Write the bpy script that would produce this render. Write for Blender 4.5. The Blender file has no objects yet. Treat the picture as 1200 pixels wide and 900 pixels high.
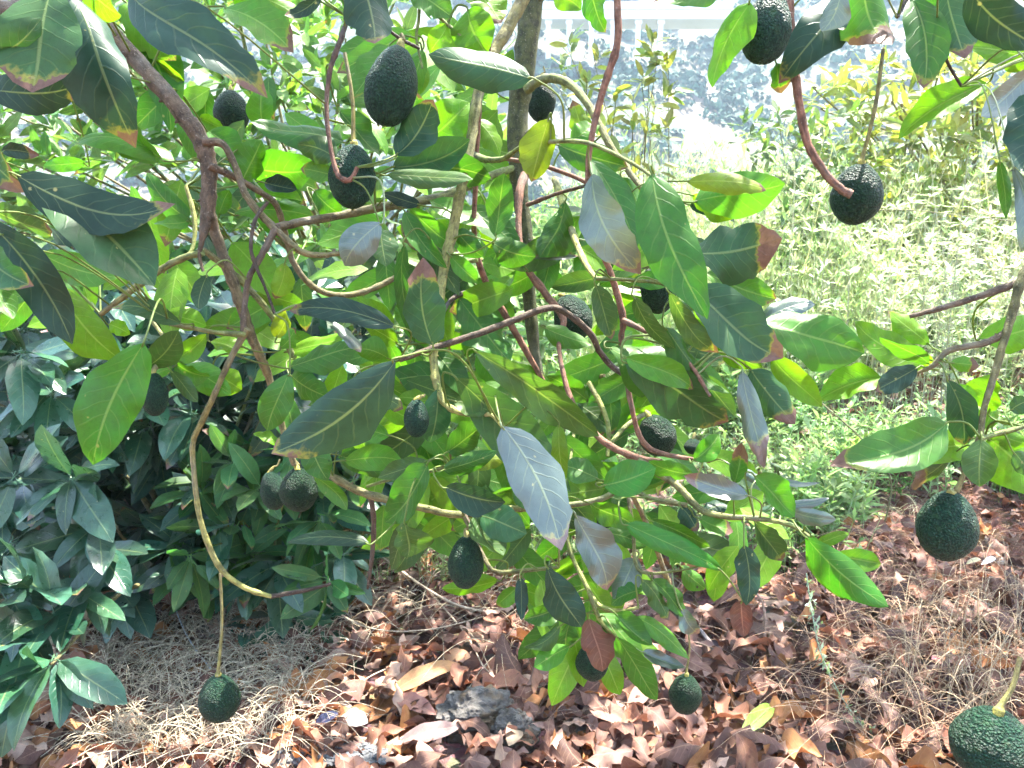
import bpy, math, random
import numpy as np
from mathutils import Vector, noise as mnoise

R = math.radians
rng = np.random.default_rng(7)
random.seed(7)
scene = bpy.context.scene
COL = scene.collection

# ------------------------------------------------------------------ camera
CAM = np.array([0.0, 0.0, 1.40])
PITCH = R(12.0)
FPX = 906.0                      # focal length in pixels of the 1200 px wide photograph
FWD = np.array([0, math.cos(PITCH), -math.sin(PITCH)])
UPV = np.array([0, math.sin(PITCH), math.cos(PITCH)])
RGT = np.array([1.0, 0, 0])
cam_d = bpy.data.cameras.new('camera')
cam_d.sensor_width = 36.0
cam_d.lens = FPX / 1200 * 36
cam_d.clip_start = 0.02
cam_d.clip_end = 3000
cam_d.dof.use_dof = True
cam_d.dof.focus_distance = 1.15
cam_d.dof.aperture_fstop = 15.0
cam = bpy.data.objects.new('camera', cam_d)
COL.objects.link(cam)
cam.location = CAM
cam.rotation_euler = (math.pi / 2 - PITCH, 0, 0)
scene.camera = cam

# ------------------------------------------------------------------ light
SUN_EL, SUN_AZ = R(66), R(36)     # azimuth measured from +Y (the view direction) towards +X
world = bpy.data.worlds.new('World')
scene.world = world
world.use_nodes = True
wn = world.node_tree
sky = wn.nodes.new('ShaderNodeTexSky')
sky.sky_type = 'NISHITA'
sky.sun_disc = False
sky.sun_elevation = SUN_EL
sky.sun_rotation = SUN_AZ
sky.air_density = 1.0
sky.dust_density = 2.0
wn.links.new(sky.outputs[0], wn.nodes['Background'].inputs[0])
wn.nodes['Background'].inputs[1].default_value = 0.13
sun_d = bpy.data.lights.new('sun', 'SUN')
sun_d.energy = 4.3
sun_d.angle = R(0.5)
sun_d.color = (1.0, 0.95, 0.86)
sun = bpy.data.objects.new('sun', sun_d)
COL.objects.link(sun)
to_sun = Vector((math.sin(SUN_AZ) * math.cos(SUN_EL), math.cos(SUN_AZ) * math.cos(SUN_EL), math.sin(SUN_EL)))
sun.rotation_euler = to_sun.to_track_quat('Z', 'Y').to_euler()
vs = scene.view_settings
vs.view_transform = 'Standard'
vs.look = 'None'
vs.exposure = 3.2
vs.gamma = 1.0
scene.render.engine = 'CYCLES'
try:
    scene.cycles.use_denoising = True
    scene.cycles.denoiser = 'OPENIMAGEDENOISE'
    scene.cycles.max_bounces = 7
    scene.cycles.transparent_max_bounces = 8
    scene.cycles.volume_bounces = 0
    scene.cycles.caustics_reflective = False
    scene.cycles.caustics_refractive = False
    scene.cycles.use_adaptive_sampling = True
    scene.cycles.adaptive_threshold = 0.03
except Exception:
    pass

# ------------------------------------------------------------------ helpers
def P(px, py, d):
    """world point seen at pixel (px, py) of the 1200x900 photograph, d metres in front of the lens"""
    return CAM + d * (FWD + RGT * (px - 600) / FPX + UPV * (450 - py) / FPX)

def proj(p):
    q = np.asarray(p) - CAM
    d = q @ FWD
    return 600 + FPX * (q @ RGT) / d, 450 - FPX * (q @ UPV) / d, d

def sstep(a, b, x):
    t = np.clip((x - a) / (b - a), 0, 1)
    return t * t * (3 - 2 * t)

def wob(x, y, s, k=0.0):
    return (np.sin(x * s * 1.7 + 1.3 + k) * np.cos(y * s * 1.3 + .4 - k) + .6 * np.sin(x * s * 3.1 + y * s * 2.3 + 2 + k)
            + .35 * np.sin(y * s * 5.3 - x * s * 4.1 + k))

def height(x, y):
    x = np.asarray(x, float); y = np.asarray(y, float)
    near = 0.022 * wob(x, y, 2.1) * sstep(0, 1.5, y)
    side = 0.45 + 0.55 * sstep(-1.5, 1.2, x)
    rise = 0.135 * np.maximum(0, y - 3.6) * side
    rise = np.where(y > 12, 0.135 * 8.4 * side, rise)
    drop = -8.5 * sstep(12.5, 34, y)
    hill = 0.56 * np.maximum(0, y - 40) * (1 + 0.06 * wob(x, y, .03)) + 1.6 * wob(x, y, .06) * sstep(38, 60, y)
    hill = np.where(y > 215, np.minimum(hill, 98 + 3 * wob(x, y, .02)), hill)
    back = 0.12 * np.maximum(0, -y - 2)
    back = np.minimum(back, 20)
    wall = 0.10 * np.maximum(0, np.abs(x) - 25) * (1 - sstep(20, 45, y))
    wall = np.minimum(wall, 25)
    return near + rise + drop + hill + back + wall

def G(px, py):
    """point where the ray through a pixel meets the ground"""
    dr = FWD + RGT * (px - 600) / FPX + UPV * (450 - py) / FPX
    lo, t = 0.3, 0.3
    while t < 240:
        p = CAM + dr * t
        if p[2] < height(p[0], p[1]):
            break
        lo = t; t += 0.05 if t < 20 else .5
    for _ in range(20):
        m = (lo + t) / 2; p = CAM + dr * m
        if p[2] < height(p[0], p[1]): t = m
        else: lo = m
    return CAM + dr * t

def nrm(v):
    v = np.asarray(v, float)
    return v / (np.linalg.norm(v) + 1e-12)

class MB:
    """collects pieces and links them as one mesh object"""
    def __init__(s):
        s.v, s.f, s.uv, s.t, s.n = [], [], [], [], 0
    def add(s, v, f, uv=None, tint=(.5, .5, .5, 0)):
        v = np.asarray(v, float)
        s.v.append(v)
        s.f.append((np.asarray(f, np.int64) + s.n))
        s.uv.append(np.zeros((len(v), 2)) if uv is None else np.asarray(uv, float))
        t = np.asarray(tint, float)
        if t.ndim == 1:
            t = np.tile(t, (len(v), 1))
        s.t.append(t)
        s.n += len(v)
    def mesh(s, name, mat, smooth=True):
        me = bpy.data.meshes.new(name)
        V = np.concatenate(s.v)
        quads = [f for f in s.f if f.shape[1] == 4]
        tris = [f for f in s.f if f.shape[1] == 3]
        Q = np.concatenate(quads) if quads else np.zeros((0, 4), np.int64)
        T = np.concatenate(tris) if tris else np.zeros((0, 3), np.int64)
        me.vertices.add(len(V)); me.vertices.foreach_set('co', V.ravel())
        loops = np.concatenate([Q.ravel(), T.ravel()])
        me.loops.add(len(loops)); me.loops.foreach_set('vertex_index', loops.astype(np.int32))
        npol = len(Q) + len(T)
        me.polygons.add(npol)
        st = np.concatenate([np.arange(len(Q)) * 4, len(Q) * 4 + np.arange(len(T)) * 3])
        me.polygons.foreach_set('loop_start', st.astype(np.int32))
        me.polygons.foreach_set('use_smooth', np.full(npol, smooth))
        me.update(calc_edges=True)
        uvl = me.uv_layers.new(name='UVMap')
        UV = np.concatenate(s.uv)
        uvl.data.foreach_set('uv', UV[loops].ravel())
        at = me.attributes.new('tint', 'FLOAT_COLOR', 'POINT')
        at.data.foreach_set('color', np.concatenate(s.t).ravel())
        me.materials.append(mat)
        return me
    def build(s, name, mat, parent=None, origin=None, smooth=True):
        if origin is not None:
            o = np.asarray(origin, float)
            s.v = [v - o for v in s.v]
        me = s.mesh(name, mat, smooth)
        ob = bpy.data.objects.new(name, me)
        COL.objects.link(ob)
        if origin is not None:
            loc = Vector(origin)
            if parent is not None:
                loc = loc - world_loc(parent)
            ob.location = loc
        if parent is not None:
            ob.parent = parent
        return ob

def world_loc(o):
    l = Vector(o.location)
    while o.parent:
        o = o.parent
        l = l + o.location
    return l

def tag(o, label=None, cat=None, group=None, kind=None):
    if label: o['label'] = label
    if cat: o['category'] = cat
    if group: o['group'] = group
    if kind: o['kind'] = kind
    return o

def empty(name, loc, label, cat, group=None):
    o = bpy.data.objects.new(name, None)
    o.empty_display_size = 0.05
    o.location = loc
    COL.objects.link(o)
    return tag(o, label, cat, group)

def spline(pts, n=6):
    """Catmull-Rom through rows of (x, y, z, radius)"""
    p = np.asarray(pts, float)
    if len(p) == 2:
        return np.linspace(p[0], p[1], n + 1)
    q = np.vstack([2 * p[0] - p[1], p, 2 * p[-1] - p[-2]])
    out = []
    for i in range(1, len(q) - 2):
        for k in range(n):
            t = k / n
            a, b, c, d = q[i - 1], q[i], q[i + 1], q[i + 2]
            out.append(.5 * (2 * b + (c - a) * t + (2 * a - 5 * b + 4 * c - d) * t * t + (3 * b - a - 3 * c + d) * t ** 3))
    out.append(p[-1])
    return np.array(out)

def tube(mb, pts, sides=8, tint=(.2, .15, .1, 0), knob=0.0, uv0=None, cap=True):
    """tube along rows of (x, y, z, radius)"""
    p = np.asarray(pts, float)
    n = len(p)
    c = p[:, :3]
    tan = np.gradient(c, axis=0)
    tan /= np.linalg.norm(tan, axis=1)[:, None] + 1e-12
    ref = np.array([0.0, 1, 0.2]) if abs(tan[0] @ np.array([0, 1, .2])) < .9 else np.array([1.0, 0, 0])
    s = nrm(np.cross(tan[0], ref))
    rings = []
    a = np.arange(sides) / sides * 2 * math.pi
    for i in range(n):
        s = nrm(s - tan[i] * (s @ tan[i]))
        b = np.cross(tan[i], s)
        r = max(p[i, 3], 2e-4)
        rr = r * (1 + knob * rng.normal(size=sides) * .5 + knob * rng.normal() * .8)
        rings.append(c[i] + np.outer(np.cos(a) * rr, s) + np.outer(np.sin(a) * rr, b))
    V = np.concatenate(rings)
    i0 = np.arange(n - 1)[:, None] * sides
    k = np.arange(sides)[None, :]
    k2 = (k + 1) % sides
    F = np.stack([i0 + k, i0 + k2, i0 + sides + k2, i0 + sides + k], -1).reshape(-1, 4)
    if uv0 is None:
        L = np.concatenate([[0], np.cumsum(np.linalg.norm(np.diff(c, axis=0), axis=1))])
        uv = np.stack([np.repeat(L, sides), np.tile(a / 6.283, n)], -1)
    else:
        uv = np.tile(np.asarray(uv0, float), (n * sides, 1))
    base = mb.n
    mb.add(V, F, uv, tint)
    if cap:
        for ring, cc in ((0, c[0]), (n - 1, c[-1])):
            vv = np.vstack([rings[ring], cc[None]])
            ff = np.stack([np.arange(sides), (np.arange(sides) + 1) % sides, np.full(sides, sides)], -1)
            tt = tint if np.ndim(tint) == 1 else tint[ring * sides]
            mb.add(vv, ff, np.tile(uv[ring * sides], (sides + 1, 1)), tt)

def leaf_grid(L, W, nu=12, nv=5, fold=.25, arch=.06, wave=.03, twist=0.0, shape=.46, ragged=0.0, ph=0.0, side_bend=0.0):
    """a leaf blade: x along the midrib, y across, z along the normal"""
    u = np.linspace(0, 1, nu + 1)
    v = np.linspace(-1, 1, nv)
    U, Vv = np.meshgrid(u, v, indexing='ij')
    e = math.log(.5) / math.log(shape)
    f = np.sin(math.pi * np.clip(U, 0, 1) ** e)
    f = np.clip(f, 0, 1) ** .60
    f = f * (1 - .12 * sstep(.75, 1, U))
    f[0] = 0.035; f[-1] = 0.012
    edge = 1 + ragged * .30 * np.sin(U * 37 + ph * 3 + Vv) * sstep(.35, .95, U) * np.abs(Vv) + ragged * .18 * np.sin(U * 71 + ph)*np.abs(Vv)
    edge += .025 * np.sin(U * 19 + ph * 5 + 2 * np.sign(Vv)) * np.abs(Vv)
    x = U * L
    y = Vv * f * W / 2 * edge
    z = fold * np.abs(y) * (1 - .35 * np.abs(Vv)) + arch * L * 4 * U * (1 - U)
    z = z + wave * W * np.sin(U * 15 + ph + 1.5 * np.sign(Vv)) * Vv ** 2 * f
    z = z + wave * .35 * W * np.sin(U * 29 + ph * 2) * np.abs(Vv) * f
    y = y + side_bend * L * 4 * U * (1 - U)
    if twist:
        a = twist * (U - .4)
        y, z = y * np.cos(a) - z * np.sin(a), y * np.sin(a) + z * np.cos(a)
    V = np.stack([x, y, z], -1).reshape(-1, 3)
    i = np.arange(nu)[:, None]; j = np.arange(nv - 1)[None]
    F = np.stack([i * nv + j, i * nv + j + 1, (i + 1) * nv + j + 1, (i + 1) * nv + j], -1).reshape(-1, 4)
    UV = np.stack([U, Vv], -1).reshape(-1, 2)
    return V, F, UV

def frame_from(a, n):
    a = nrm(a)
    n = nrm(n - a * (n @ a))
    s = np.cross(n, a)
    return np.stack([a, s, n])       # rows: local x, y, z in the world

# ------------------------------------------------------------------ materials
def new_mat(name):
    m = bpy.data.materials.new(name)
    m.use_nodes = True
    nt = m.node_tree
    return m, nt, nt.nodes['Principled BSDF'], nt.nodes['Material Output']

def N(nt, t, **kw):
    n = nt.nodes.new(t)
    for k, v in kw.items():
        setattr(n, k, v)
    return n

def mth(nt, op, a, b=None, c=None, clamp=False):
    n = nt.nodes.new('ShaderNodeMath'); n.operation = op; n.use_clamp = clamp
    for i, x in enumerate((a, b, c)):
        if x is None: continue
        if isinstance(x, (int, float)): n.inputs[i].default_value = x
        else: nt.links.new(x, n.inputs[i])
    return n.outputs[0]

def mix(nt, fac, a, b, mode='MIX'):
    n = nt.nodes.new('ShaderNodeMix'); n.data_type = 'RGBA'; n.blend_type = mode
    for k, x in ((0, fac), (6, a), (7, b)):
        if isinstance(x, (int, float)): n.inputs[k].default_value = x
        elif isinstance(x, tuple): n.inputs[k].default_value = x if len(x) == 4 else (*x, 1)
        else: nt.links.new(x, n.inputs[k])
    return n.outputs[2]

def ramp01(nt, x, a, b):
    n = nt.nodes.new('ShaderNodeMapRange'); n.interpolation_type = 'SMOOTHSTEP'
    nt.links.new(x, n.inputs[0]); n.inputs[1].default_value = a; n.inputs[2].default_value = b
    return n.outputs[0]

def noise_tex(nt, vec, scale, detail=3, rough=.55):
    n = nt.nodes.new('ShaderNodeTexNoise')
    n.inputs['Scale'].default_value = scale; n.inputs['Detail'].default_value = detail
    n.inputs['Roughness'].default_value = rough
    nt.links.new(vec, n.inputs['Vector'])
    return n.outputs[0]

def leaf_material(name, rough=.38, trans=.35, spec=.5, vein=.45, veins=True, dead=False, tboost=(1.5, 1.7, .55), coat=0.0, holes=False):
    m, nt, pb, out = new_mat(name)
    L = nt.links
    at = N(nt, 'ShaderNodeAttribute', attribute_name='tint')
    uv = N(nt, 'ShaderNodeUVMap')
    sp = N(nt, 'ShaderNodeSeparateXYZ'); L.new(uv.outputs[0], sp.inputs[0])
    u, v = sp.outputs[0], sp.outputs[1]
    tc = N(nt, 'ShaderNodeTexCoord')
    obj = tc.outputs['Object']
    av = mth(nt, 'ABSOLUTE', v)
    mid = mth(nt, 'SUBTRACT', 1.0, ramp01(nt, av, .02, .065))
    # side veins curve forwards from the midrib
    q = mth(nt, 'SUBTRACT', mth(nt, 'MULTIPLY', u, 8.0), mth(nt, 'MULTIPLY', mth(nt, 'POWER', av, 1.25), 1.7))
    q = mth(nt, 'ADD', q, mth(nt, 'MULTIPLY', mth(nt, 'SIGN', v), .21))
    tcn = N(nt, 'ShaderNodeTexCoord')
    q = mth(nt, 'ADD', q, mth(nt, 'MULTIPLY', mth(nt, 'SUBTRACT', noise_tex(nt, tcn.outputs['Object'], 45, 2), .5), .55))
    tri = mth(nt, 'ABSOLUTE', mth(nt, 'SUBTRACT', mth(nt, 'FRACT', q), .5))
    sv = mth(nt, 'SUBTRACT', 1.0, ramp01(nt, tri, .02, .085))
    sv = mth(nt, 'MULTIPLY', sv, mth(nt, 'SUBTRACT', 1.0, ramp01(nt, av, .55, 1.0)))
    # tie the shorter pattern between veins
    n1 = noise_tex(nt, obj, 38, 4)
    n2 = noise_tex(nt, obj, 170, 3)
    vor = N(nt, 'ShaderNodeTexVoronoi'); vor.feature = 'DISTANCE_TO_EDGE'
    vor.inputs['Scale'].default_value = 260; L.new(obj, vor.inputs['Vector'])
    net = mth(nt, 'SUBTRACT', 1.0, ramp01(nt, vor.outputs[0], .0, .12))
    base = at.outputs['Color']
    hv = N(nt, 'ShaderNodeHueSaturation')
    L.new(base, hv.inputs['Color'])
    L.new(mth(nt, 'ADD', mth(nt, 'MULTIPLY', n1, .9), .55), hv.inputs['Value'])
    L.new(mth(nt, 'ADD', mth(nt, 'MULTIPLY', n1, .05), .475), hv.inputs['Hue'])
    c = hv.outputs[0]
    c = mix(nt, mth(nt, 'MULTIPLY', ramp01(nt, n2, .45, .75), .30), c, mix(nt, 1.0, c, (.55, .6, .55), 'MULTIPLY'))
    pale = mix(nt, .55, mix(nt, 1.0, base, (2.1, 1.9, 1.7), 'MULTIPLY'), (.24, .27, .10) if not dead else (.30, .19, .13))
    if veins:
        L0 = mth(nt, 'MAXIMUM', mth(nt, 'MULTIPLY', mid, .72), mth(nt, 'MULTIPLY', mth(nt, 'MULTIPLY', sv, vein), mth(nt, 'ADD', .3, n1)))
        c = mix(nt, L0, c, pale)
    if not dead:
        # dry brown tip with a thin yellow rim, and scattered tan specks
        thr = mth(nt, 'SUBTRACT', 1.04, at.outputs['Alpha'])
        uu = mth(nt, 'ADD', mth(nt, 'ADD', u, mth(nt, 'MULTIPLY', mth(nt, 'ADD', mth(nt, 'SUBTRACT', n1, .5), mth(nt, 'MULTIPLY', mth(nt, 'SUBTRACT', n2, .5), .35)), .42)), mth(nt, 'MULTIPLY', av, .07))
        dlt = mth(nt, 'SUBTRACT', uu, thr)
        has = mth(nt, 'GREATER_THAN', at.outputs['Alpha'], .01)
        yel = mth(nt, 'MULTIPLY', ramp01(nt, dlt, -.07, -.005), has)
        brn = mth(nt, 'MULTIPLY', ramp01(nt, dlt, -.012, .012), has)
        c = mix(nt, mth(nt, 'MULTIPLY', yel, .55), c, (.30, .26, .04))
        bcol = mix(nt, n2, (.075, .036, .026), (.20, .115, .085))
        c = mix(nt, brn, c, bcol)
        spv = N(nt, 'ShaderNodeTexVoronoi'); spv.inputs['Scale'].default_value = 42; L.new(obj, spv.inputs['Vector'])
        spk = mth(nt, 'MULTIPLY', mth(nt, 'SUBTRACT', 1.0, ramp01(nt, spv.outputs[0], .05, .11)), mth(nt, 'GREATER_THAN', n1, .53))
        c = mix(nt, mth(nt, 'MULTIPLY', spk, .7), c, (.30, .27, .10))
    L.new(c, pb.inputs['Base Color'])
    rr = mth(nt, 'ADD', mth(nt, 'MULTIPLY', n1, .28), rough - .14)
    L.new(rr, pb.inputs['Roughness'])
    pb.inputs['Specular IOR Level'].default_value = spec
    if coat:
        pb.inputs['Coat Weight'].default_value = coat
        pb.inputs['Coat Roughness'].default_value = .28
    bmp = N(nt, 'ShaderNodeBump'); bmp.inputs['Strength'].default_value = .35; bmp.inputs['Distance'].default_value = .0016
    hgt = mth(nt, 'SUBTRACT', mth(nt, 'ADD', mth(nt, 'MULTIPLY', n1, .9), mth(nt, 'MULTIPLY', n2, .3)),
              mth(nt, 'ADD', mth(nt, 'MULTIPLY', sv, .55), mth(nt, 'MULTIPLY', mid, .6)))
    L.new(hgt, bmp.inputs['Height'])
    L.new(bmp.outputs[0], pb.inputs['Normal'])
    tr = N(nt, 'ShaderNodeBsdfTranslucent')
    tcol = mix(nt, 1.0, c, (*tboost, 1), 'MULTIPLY')
    if veins and not dead:
        tcol = mix(nt, mth(nt, 'MULTIPLY', mth(nt, 'MAXIMUM', net, mth(nt, 'MULTIPLY', sv, .8)), .22), tcol, mix(nt, 1.0, tcol, (.45, .55, .4), 'MULTIPLY'))
    L.new(tcol, tr.inputs['Color'])
    L.new(bmp.outputs[0], tr.inputs['Normal'])
    ms = N(nt, 'ShaderNodeMixShader')
    ms.inputs[0].default_value = trans
    L.new(pb.outputs[0], ms.inputs[1]); L.new(tr.outputs[0], ms.inputs[2])
    if holes:                              # insect bites
        hv_ = N(nt, 'ShaderNodeTexVoronoi'); hv_.inputs['Scale'].default_value = 20; L.new(obj, hv_.inputs['Vector'])
        big = noise_tex(nt, obj, 9, 1)
        hm = mth(nt, 'MULTIPLY', mth(nt, 'LESS_THAN', mth(nt, 'ADD', hv_.outputs[0], mth(nt, 'MULTIPLY', n2, .12)), .13), mth(nt, 'GREATER_THAN', big, .57))
        tp = N(nt, 'ShaderNodeBsdfTransparent')
        m2 = N(nt, 'ShaderNodeMixShader'); L.new(hm, m2.inputs[0]); L.new(ms.outputs[0], m2.inputs[1]); L.new(tp.outputs[0], m2.inputs[2])
        ms = m2
    L.new(ms.outputs[0], out.inputs['Surface'])
    return m

M_LEAF = leaf_material('leaf_mature', rough=.42, trans=.36, spec=.34, vein=.3, holes=True)
M_DARK = leaf_material('leaf_dark_shaded', rough=.44, trans=.16, spec=.26, vein=.2, tboost=(1.3, 1.5, .6))  # for leaves tinted dark to stand for shade
M_SHRUB = leaf_material('leaf_glossy', rough=.31, trans=.14, spec=.65, vein=.2)
M_YELLOW_LIT = leaf_material('leaf_yellow_lit', rough=.46, trans=.44, spec=.28, vein=.25, tboost=(1.45, 1.6, .5))  # for yellow leaves and those tinted bright to stand for backlight
M_SILVER = leaf_material('leaf_waxy', rough=.34, trans=.16, spec=.9, vein=.35, coat=.6)
M_DEAD = leaf_material('leaf_dead', rough=.62, trans=.16, spec=.25, vein=.4, dead=True, tboost=(1.3, 1.0, .8))
M_WEED = leaf_material('weed_leaf', rough=.55, trans=.36, spec=.25, veins=False, tboost=(1.15, 1.25, .85))
M_FAR = leaf_material('leaf_small', rough=.45, trans=.40, spec=.3, vein=.15)

def bark_material(name, bump=.6, scale=60):
    m, nt, pb, out = new_mat(name)
    L = nt.links
    at = N(nt, 'ShaderNodeAttribute', attribute_name='tint')
    tc = N(nt, 'ShaderNodeTexCoord')
    uvn = N(nt, 'ShaderNodeUVMap')
    mpu = N(nt, 'ShaderNodeMapping'); mpu.inputs['Scale'].default_value = (42, 9, 1); L.new(uvn.outputs[0], mpu.inputs[0])
    nst = noise_tex(nt, mpu.outputs[0], 1.0, 5, .7)
    n0 = noise_tex(nt, tc.outputs['Object'], scale, 5, .65)
    n1 = mth(nt, 'ADD', mth(nt, 'MULTIPLY', n0, .5), mth(nt, 'MULTIPLY', nst, .5))
    n2 = noise_tex(nt, tc.outputs['Object'], scale * .22, 3)
    n3 = noise_tex(nt, tc.outputs['Object'], scale * 5, 2)
    hv = N(nt, 'ShaderNodeHueSaturation'); L.new(at.outputs['Color'], hv.inputs['Color'])
    L.new(mth(nt, 'ADD', mth(nt, 'MULTIPLY', ramp01(nt, n1, .36, .64), 1.15), .40), hv.inputs['Value'])
    c = mix(nt, mth(nt, 'MULTIPLY', ramp01(nt, n2, .5, .72), .45), hv.outputs[0], (.20, .185, .155))
    c = mix(nt, mth(nt, 'MULTIPLY', ramp01(nt, n3, .62, .72), .5), c, (.34, .29, .24))
    L.new(c, pb.inputs['Base Color'])
    pb.inputs['Roughness'].default_value = .75
    pb.inputs['Specular IOR Level'].default_value = .35
    b = N(nt, 'ShaderNodeBump'); b.inputs['Strength'].default_value = bump; b.inputs['Distance'].default_value = .0045
    L.new(mth(nt, 'ADD', n1, mth(nt, 'MULTIPLY', n3, .3)), b.inputs['Height']); L.new(b.outputs[0], pb.inputs['Normal'])
    return m
M_BARK = bark_material('bark', .8, 75)
M_STRAW = bark_material('dry_straw', .3, 120)

def avocado_material():
    m, nt, pb, out = new_mat('avocado_skin')
    L = nt.links
    tc = N(nt, 'ShaderNodeTexCoord')
    vor = N(nt, 'ShaderNodeTexVoronoi'); vor.inputs['Scale'].default_value = 14
    vor.inputs['Randomness'].default_value = .9
    mp = N(nt, 'ShaderNodeMapping'); L.new(tc.outputs['Object'], mp.inputs[0])
    nz = N(nt, 'ShaderNodeTexNoise'); nz.inputs['Scale'].default_value = 14
    L.new(mp.outputs[0], nz.inputs['Vector'])
    vv = N(nt, 'ShaderNodeVectorMath'); vv.operation = 'MULTIPLY_ADD'
    L.new(nz.outputs['Color'], vv.inputs[0]); vv.inputs[1].default_value = (.11, .11, .11); L.new(mp.outputs[0], vv.inputs[2])
    L.new(vv.outputs[0], vor.inputs['Vector'])
    h = mth(nt, 'SUBTRACT', 1.0, ramp01(nt, vor.outputs[0], .0, .75))
    n1 = noise_tex(nt, tc.outputs['Object'], 3.0, 3)
    n5 = noise_tex(nt, tc.outputs['Object'], 26, 3)
    h = mth(nt, 'MULTIPLY', h, mth(nt, 'ADD', .55, mth(nt, 'MULTIPLY', n5, .9)))
    oi = N(nt, 'ShaderNodeObjectInfo')
    c = mix(nt, h, (.005, .022, .012), (.022, .074, .036))
    c = mix(nt, mth(nt, 'MULTIPLY', ramp01(nt, n1, .5, .8), .45), c, (.05, .115, .035))
    hs_ = N(nt, 'ShaderNodeHueSaturation'); L.new(c, hs_.inputs['Color'])
    L.new(mth(nt, 'ADD', .70, mth(nt, 'MULTIPLY', oi.outputs['Random'], .5)), hs_.inputs['Value'])
    L.new(mth(nt, 'ADD', .475, mth(nt, 'MULTIPLY', oi.outputs['Random'], .05)), hs_.inputs['Hue'])
    c = mix(nt, mth(nt, 'MULTIPLY', ramp01(nt, noise_tex(nt, tc.outputs['Object'], 5.5, 4, .7), .63, .70), .5), hs_.outputs[0], (.10, .075, .045))
    L.new(c, pb.inputs['Base Color'])
    pb.inputs['Roughness'].default_value = .50
    pb.inputs['Specular IOR Level'].default_value = .2
    b = N(nt, 'ShaderNodeBump'); b.inputs['Strength'].default_value = .6; b.inputs['Distance'].default_value = .045
    L.new(h, b.inputs['Height']); L.new(b.outputs[0], pb.inputs['Normal'])
    return m
M_AVO = avocado_material()

def ground_material():
    m, nt, pb, out = new_mat('leaf_mould')
    L = nt.links
    tc = N(nt, 'ShaderNodeTexCoord')
    o = tc.outputs['Object']
    n1 = noise_tex(nt, o, 9, 5, .7)
    n2 = noise_tex(nt, o, 60, 4, .7)
    n3 = noise_tex(nt, o, 1.3, 3)
    vor = N(nt, 'ShaderNodeTexVoronoi'); vor.inputs['Scale'].default_value = 26; L.new(o, vor.inputs['Vector'])
    c = mix(nt, n1, (.045, .024, .018), (.21, .115, .085))
    c = mix(nt, mth(nt, 'MULTIPLY', ramp01(nt, n2, .45, .7), .6), c, (.26, .16, .12))
    c = mix(nt, ramp01(nt, n3, .6, .8), c, (.17, .14, .09))
    c = mix(nt, .35, c, vor.outputs['Color'], 'SOFT_LIGHT')
    L.new(c, pb.inputs['Base Color'])
    pb.inputs['Roughness'].default_value = .9
    b = N(nt, 'ShaderNodeBump'); b.inputs['Strength'].default_value = .9; b.inputs['Distance'].default_value = .02
    L.new(mth(nt, 'ADD', n1, mth(nt, 'MULTIPLY', n2, .4)), b.inputs['Height']); L.new(b.outputs[0], pb.inputs['Normal'])
    return m
M_GROUND = ground_material()

def hill_material():
    m, nt, pb, out = new_mat('terraced_hill')
    L = nt.links
    tc = N(nt, 'ShaderNodeTexCoord')
    o = tc.outputs['Object']
    n1 = noise_tex(nt, o, .12, 5, .65)
    n2 = noise_tex(nt, o, 1.1, 4, .7)
    mp = N(nt, 'ShaderNodeMapping'); mp.inputs['Scale'].default_value = (.03, .03, .45); L.new(o, mp.inputs[0])
    n3 = noise_tex(nt, mp.outputs[0], 1.0, 3, .6)
    c = mix(nt, ramp01(nt, n3, .40, .62), (.15, .118, .09), (.09, .10, .06))
    c = mix(nt, ramp01(nt, n1, .48, .62), c, (.06, .095, .05))
    c = mix(nt, mth(nt, 'MULTIPLY', n2, .5), c, (.115, .108, .08))
    L.new(c, pb.inputs['Base Color'])
    pb.inputs['Roughness'].default_value = .95
    b = N(nt, 'ShaderNodeBump'); b.inputs['Strength'].default_value = .6; b.inputs['Distance'].default_value = .4
    L.new(n2, b.inputs['Height']); L.new(b.outputs[0], pb.inputs['Normal'])
    return m
M_HILL = hill_material()

def rock_material():
    m, nt, pb, out = new_mat('grey_rock')
    L = nt.links
    tc = N(nt, 'ShaderNodeTexCoord'); o = tc.outputs['Object']
    mp = N(nt, 'ShaderNodeMapping'); mp.inputs['Scale'].default_value = (1, 1, 4); mp.inputs['Rotation'].default_value = (.3, .5, 0); L.new(o, mp.inputs[0])
    n1 = noise_tex(nt, mp.outputs[0], 14, 6, .7)
    n2 = noise_tex(nt, o, 9, 4, .6)
    c = mix(nt, ramp01(nt, n1, .3, .7), (.026, .023, .02), (.15, .135, .12))
    c = mix(nt, ramp01(nt, n2, .48, .60), c, (.12, .082, .048))
    L.new(c, pb.inputs['Base Color']); pb.inputs['Roughness'].default_value = .85
    b = N(nt, 'ShaderNodeBump'); b.inputs['Strength'].default_value = 1; b.inputs['Distance'].default_value = .012
    L.new(n1, b.inputs['Height']); L.new(b.outputs[0], pb.inputs['Normal'])
    return m
M_ROCK = rock_material()

def plain(name, col, rough=.7):
    m, nt, pb, out = new_mat(name)
    tc = N(nt, 'ShaderNodeTexCoord')
    n1 = noise_tex(nt, tc.outputs['Object'], 3, 4)
    c = mix(nt, mth(nt, 'MULTIPLY', n1, .3), col, tuple(x * .6 for x in col))
    nt.links.new(c, pb.inputs['Base Color'])
    pb.inputs['Roughness'].default_value = rough
    return m
M_WHITE = plain('white_paint', (.80, .79, .76))

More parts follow.
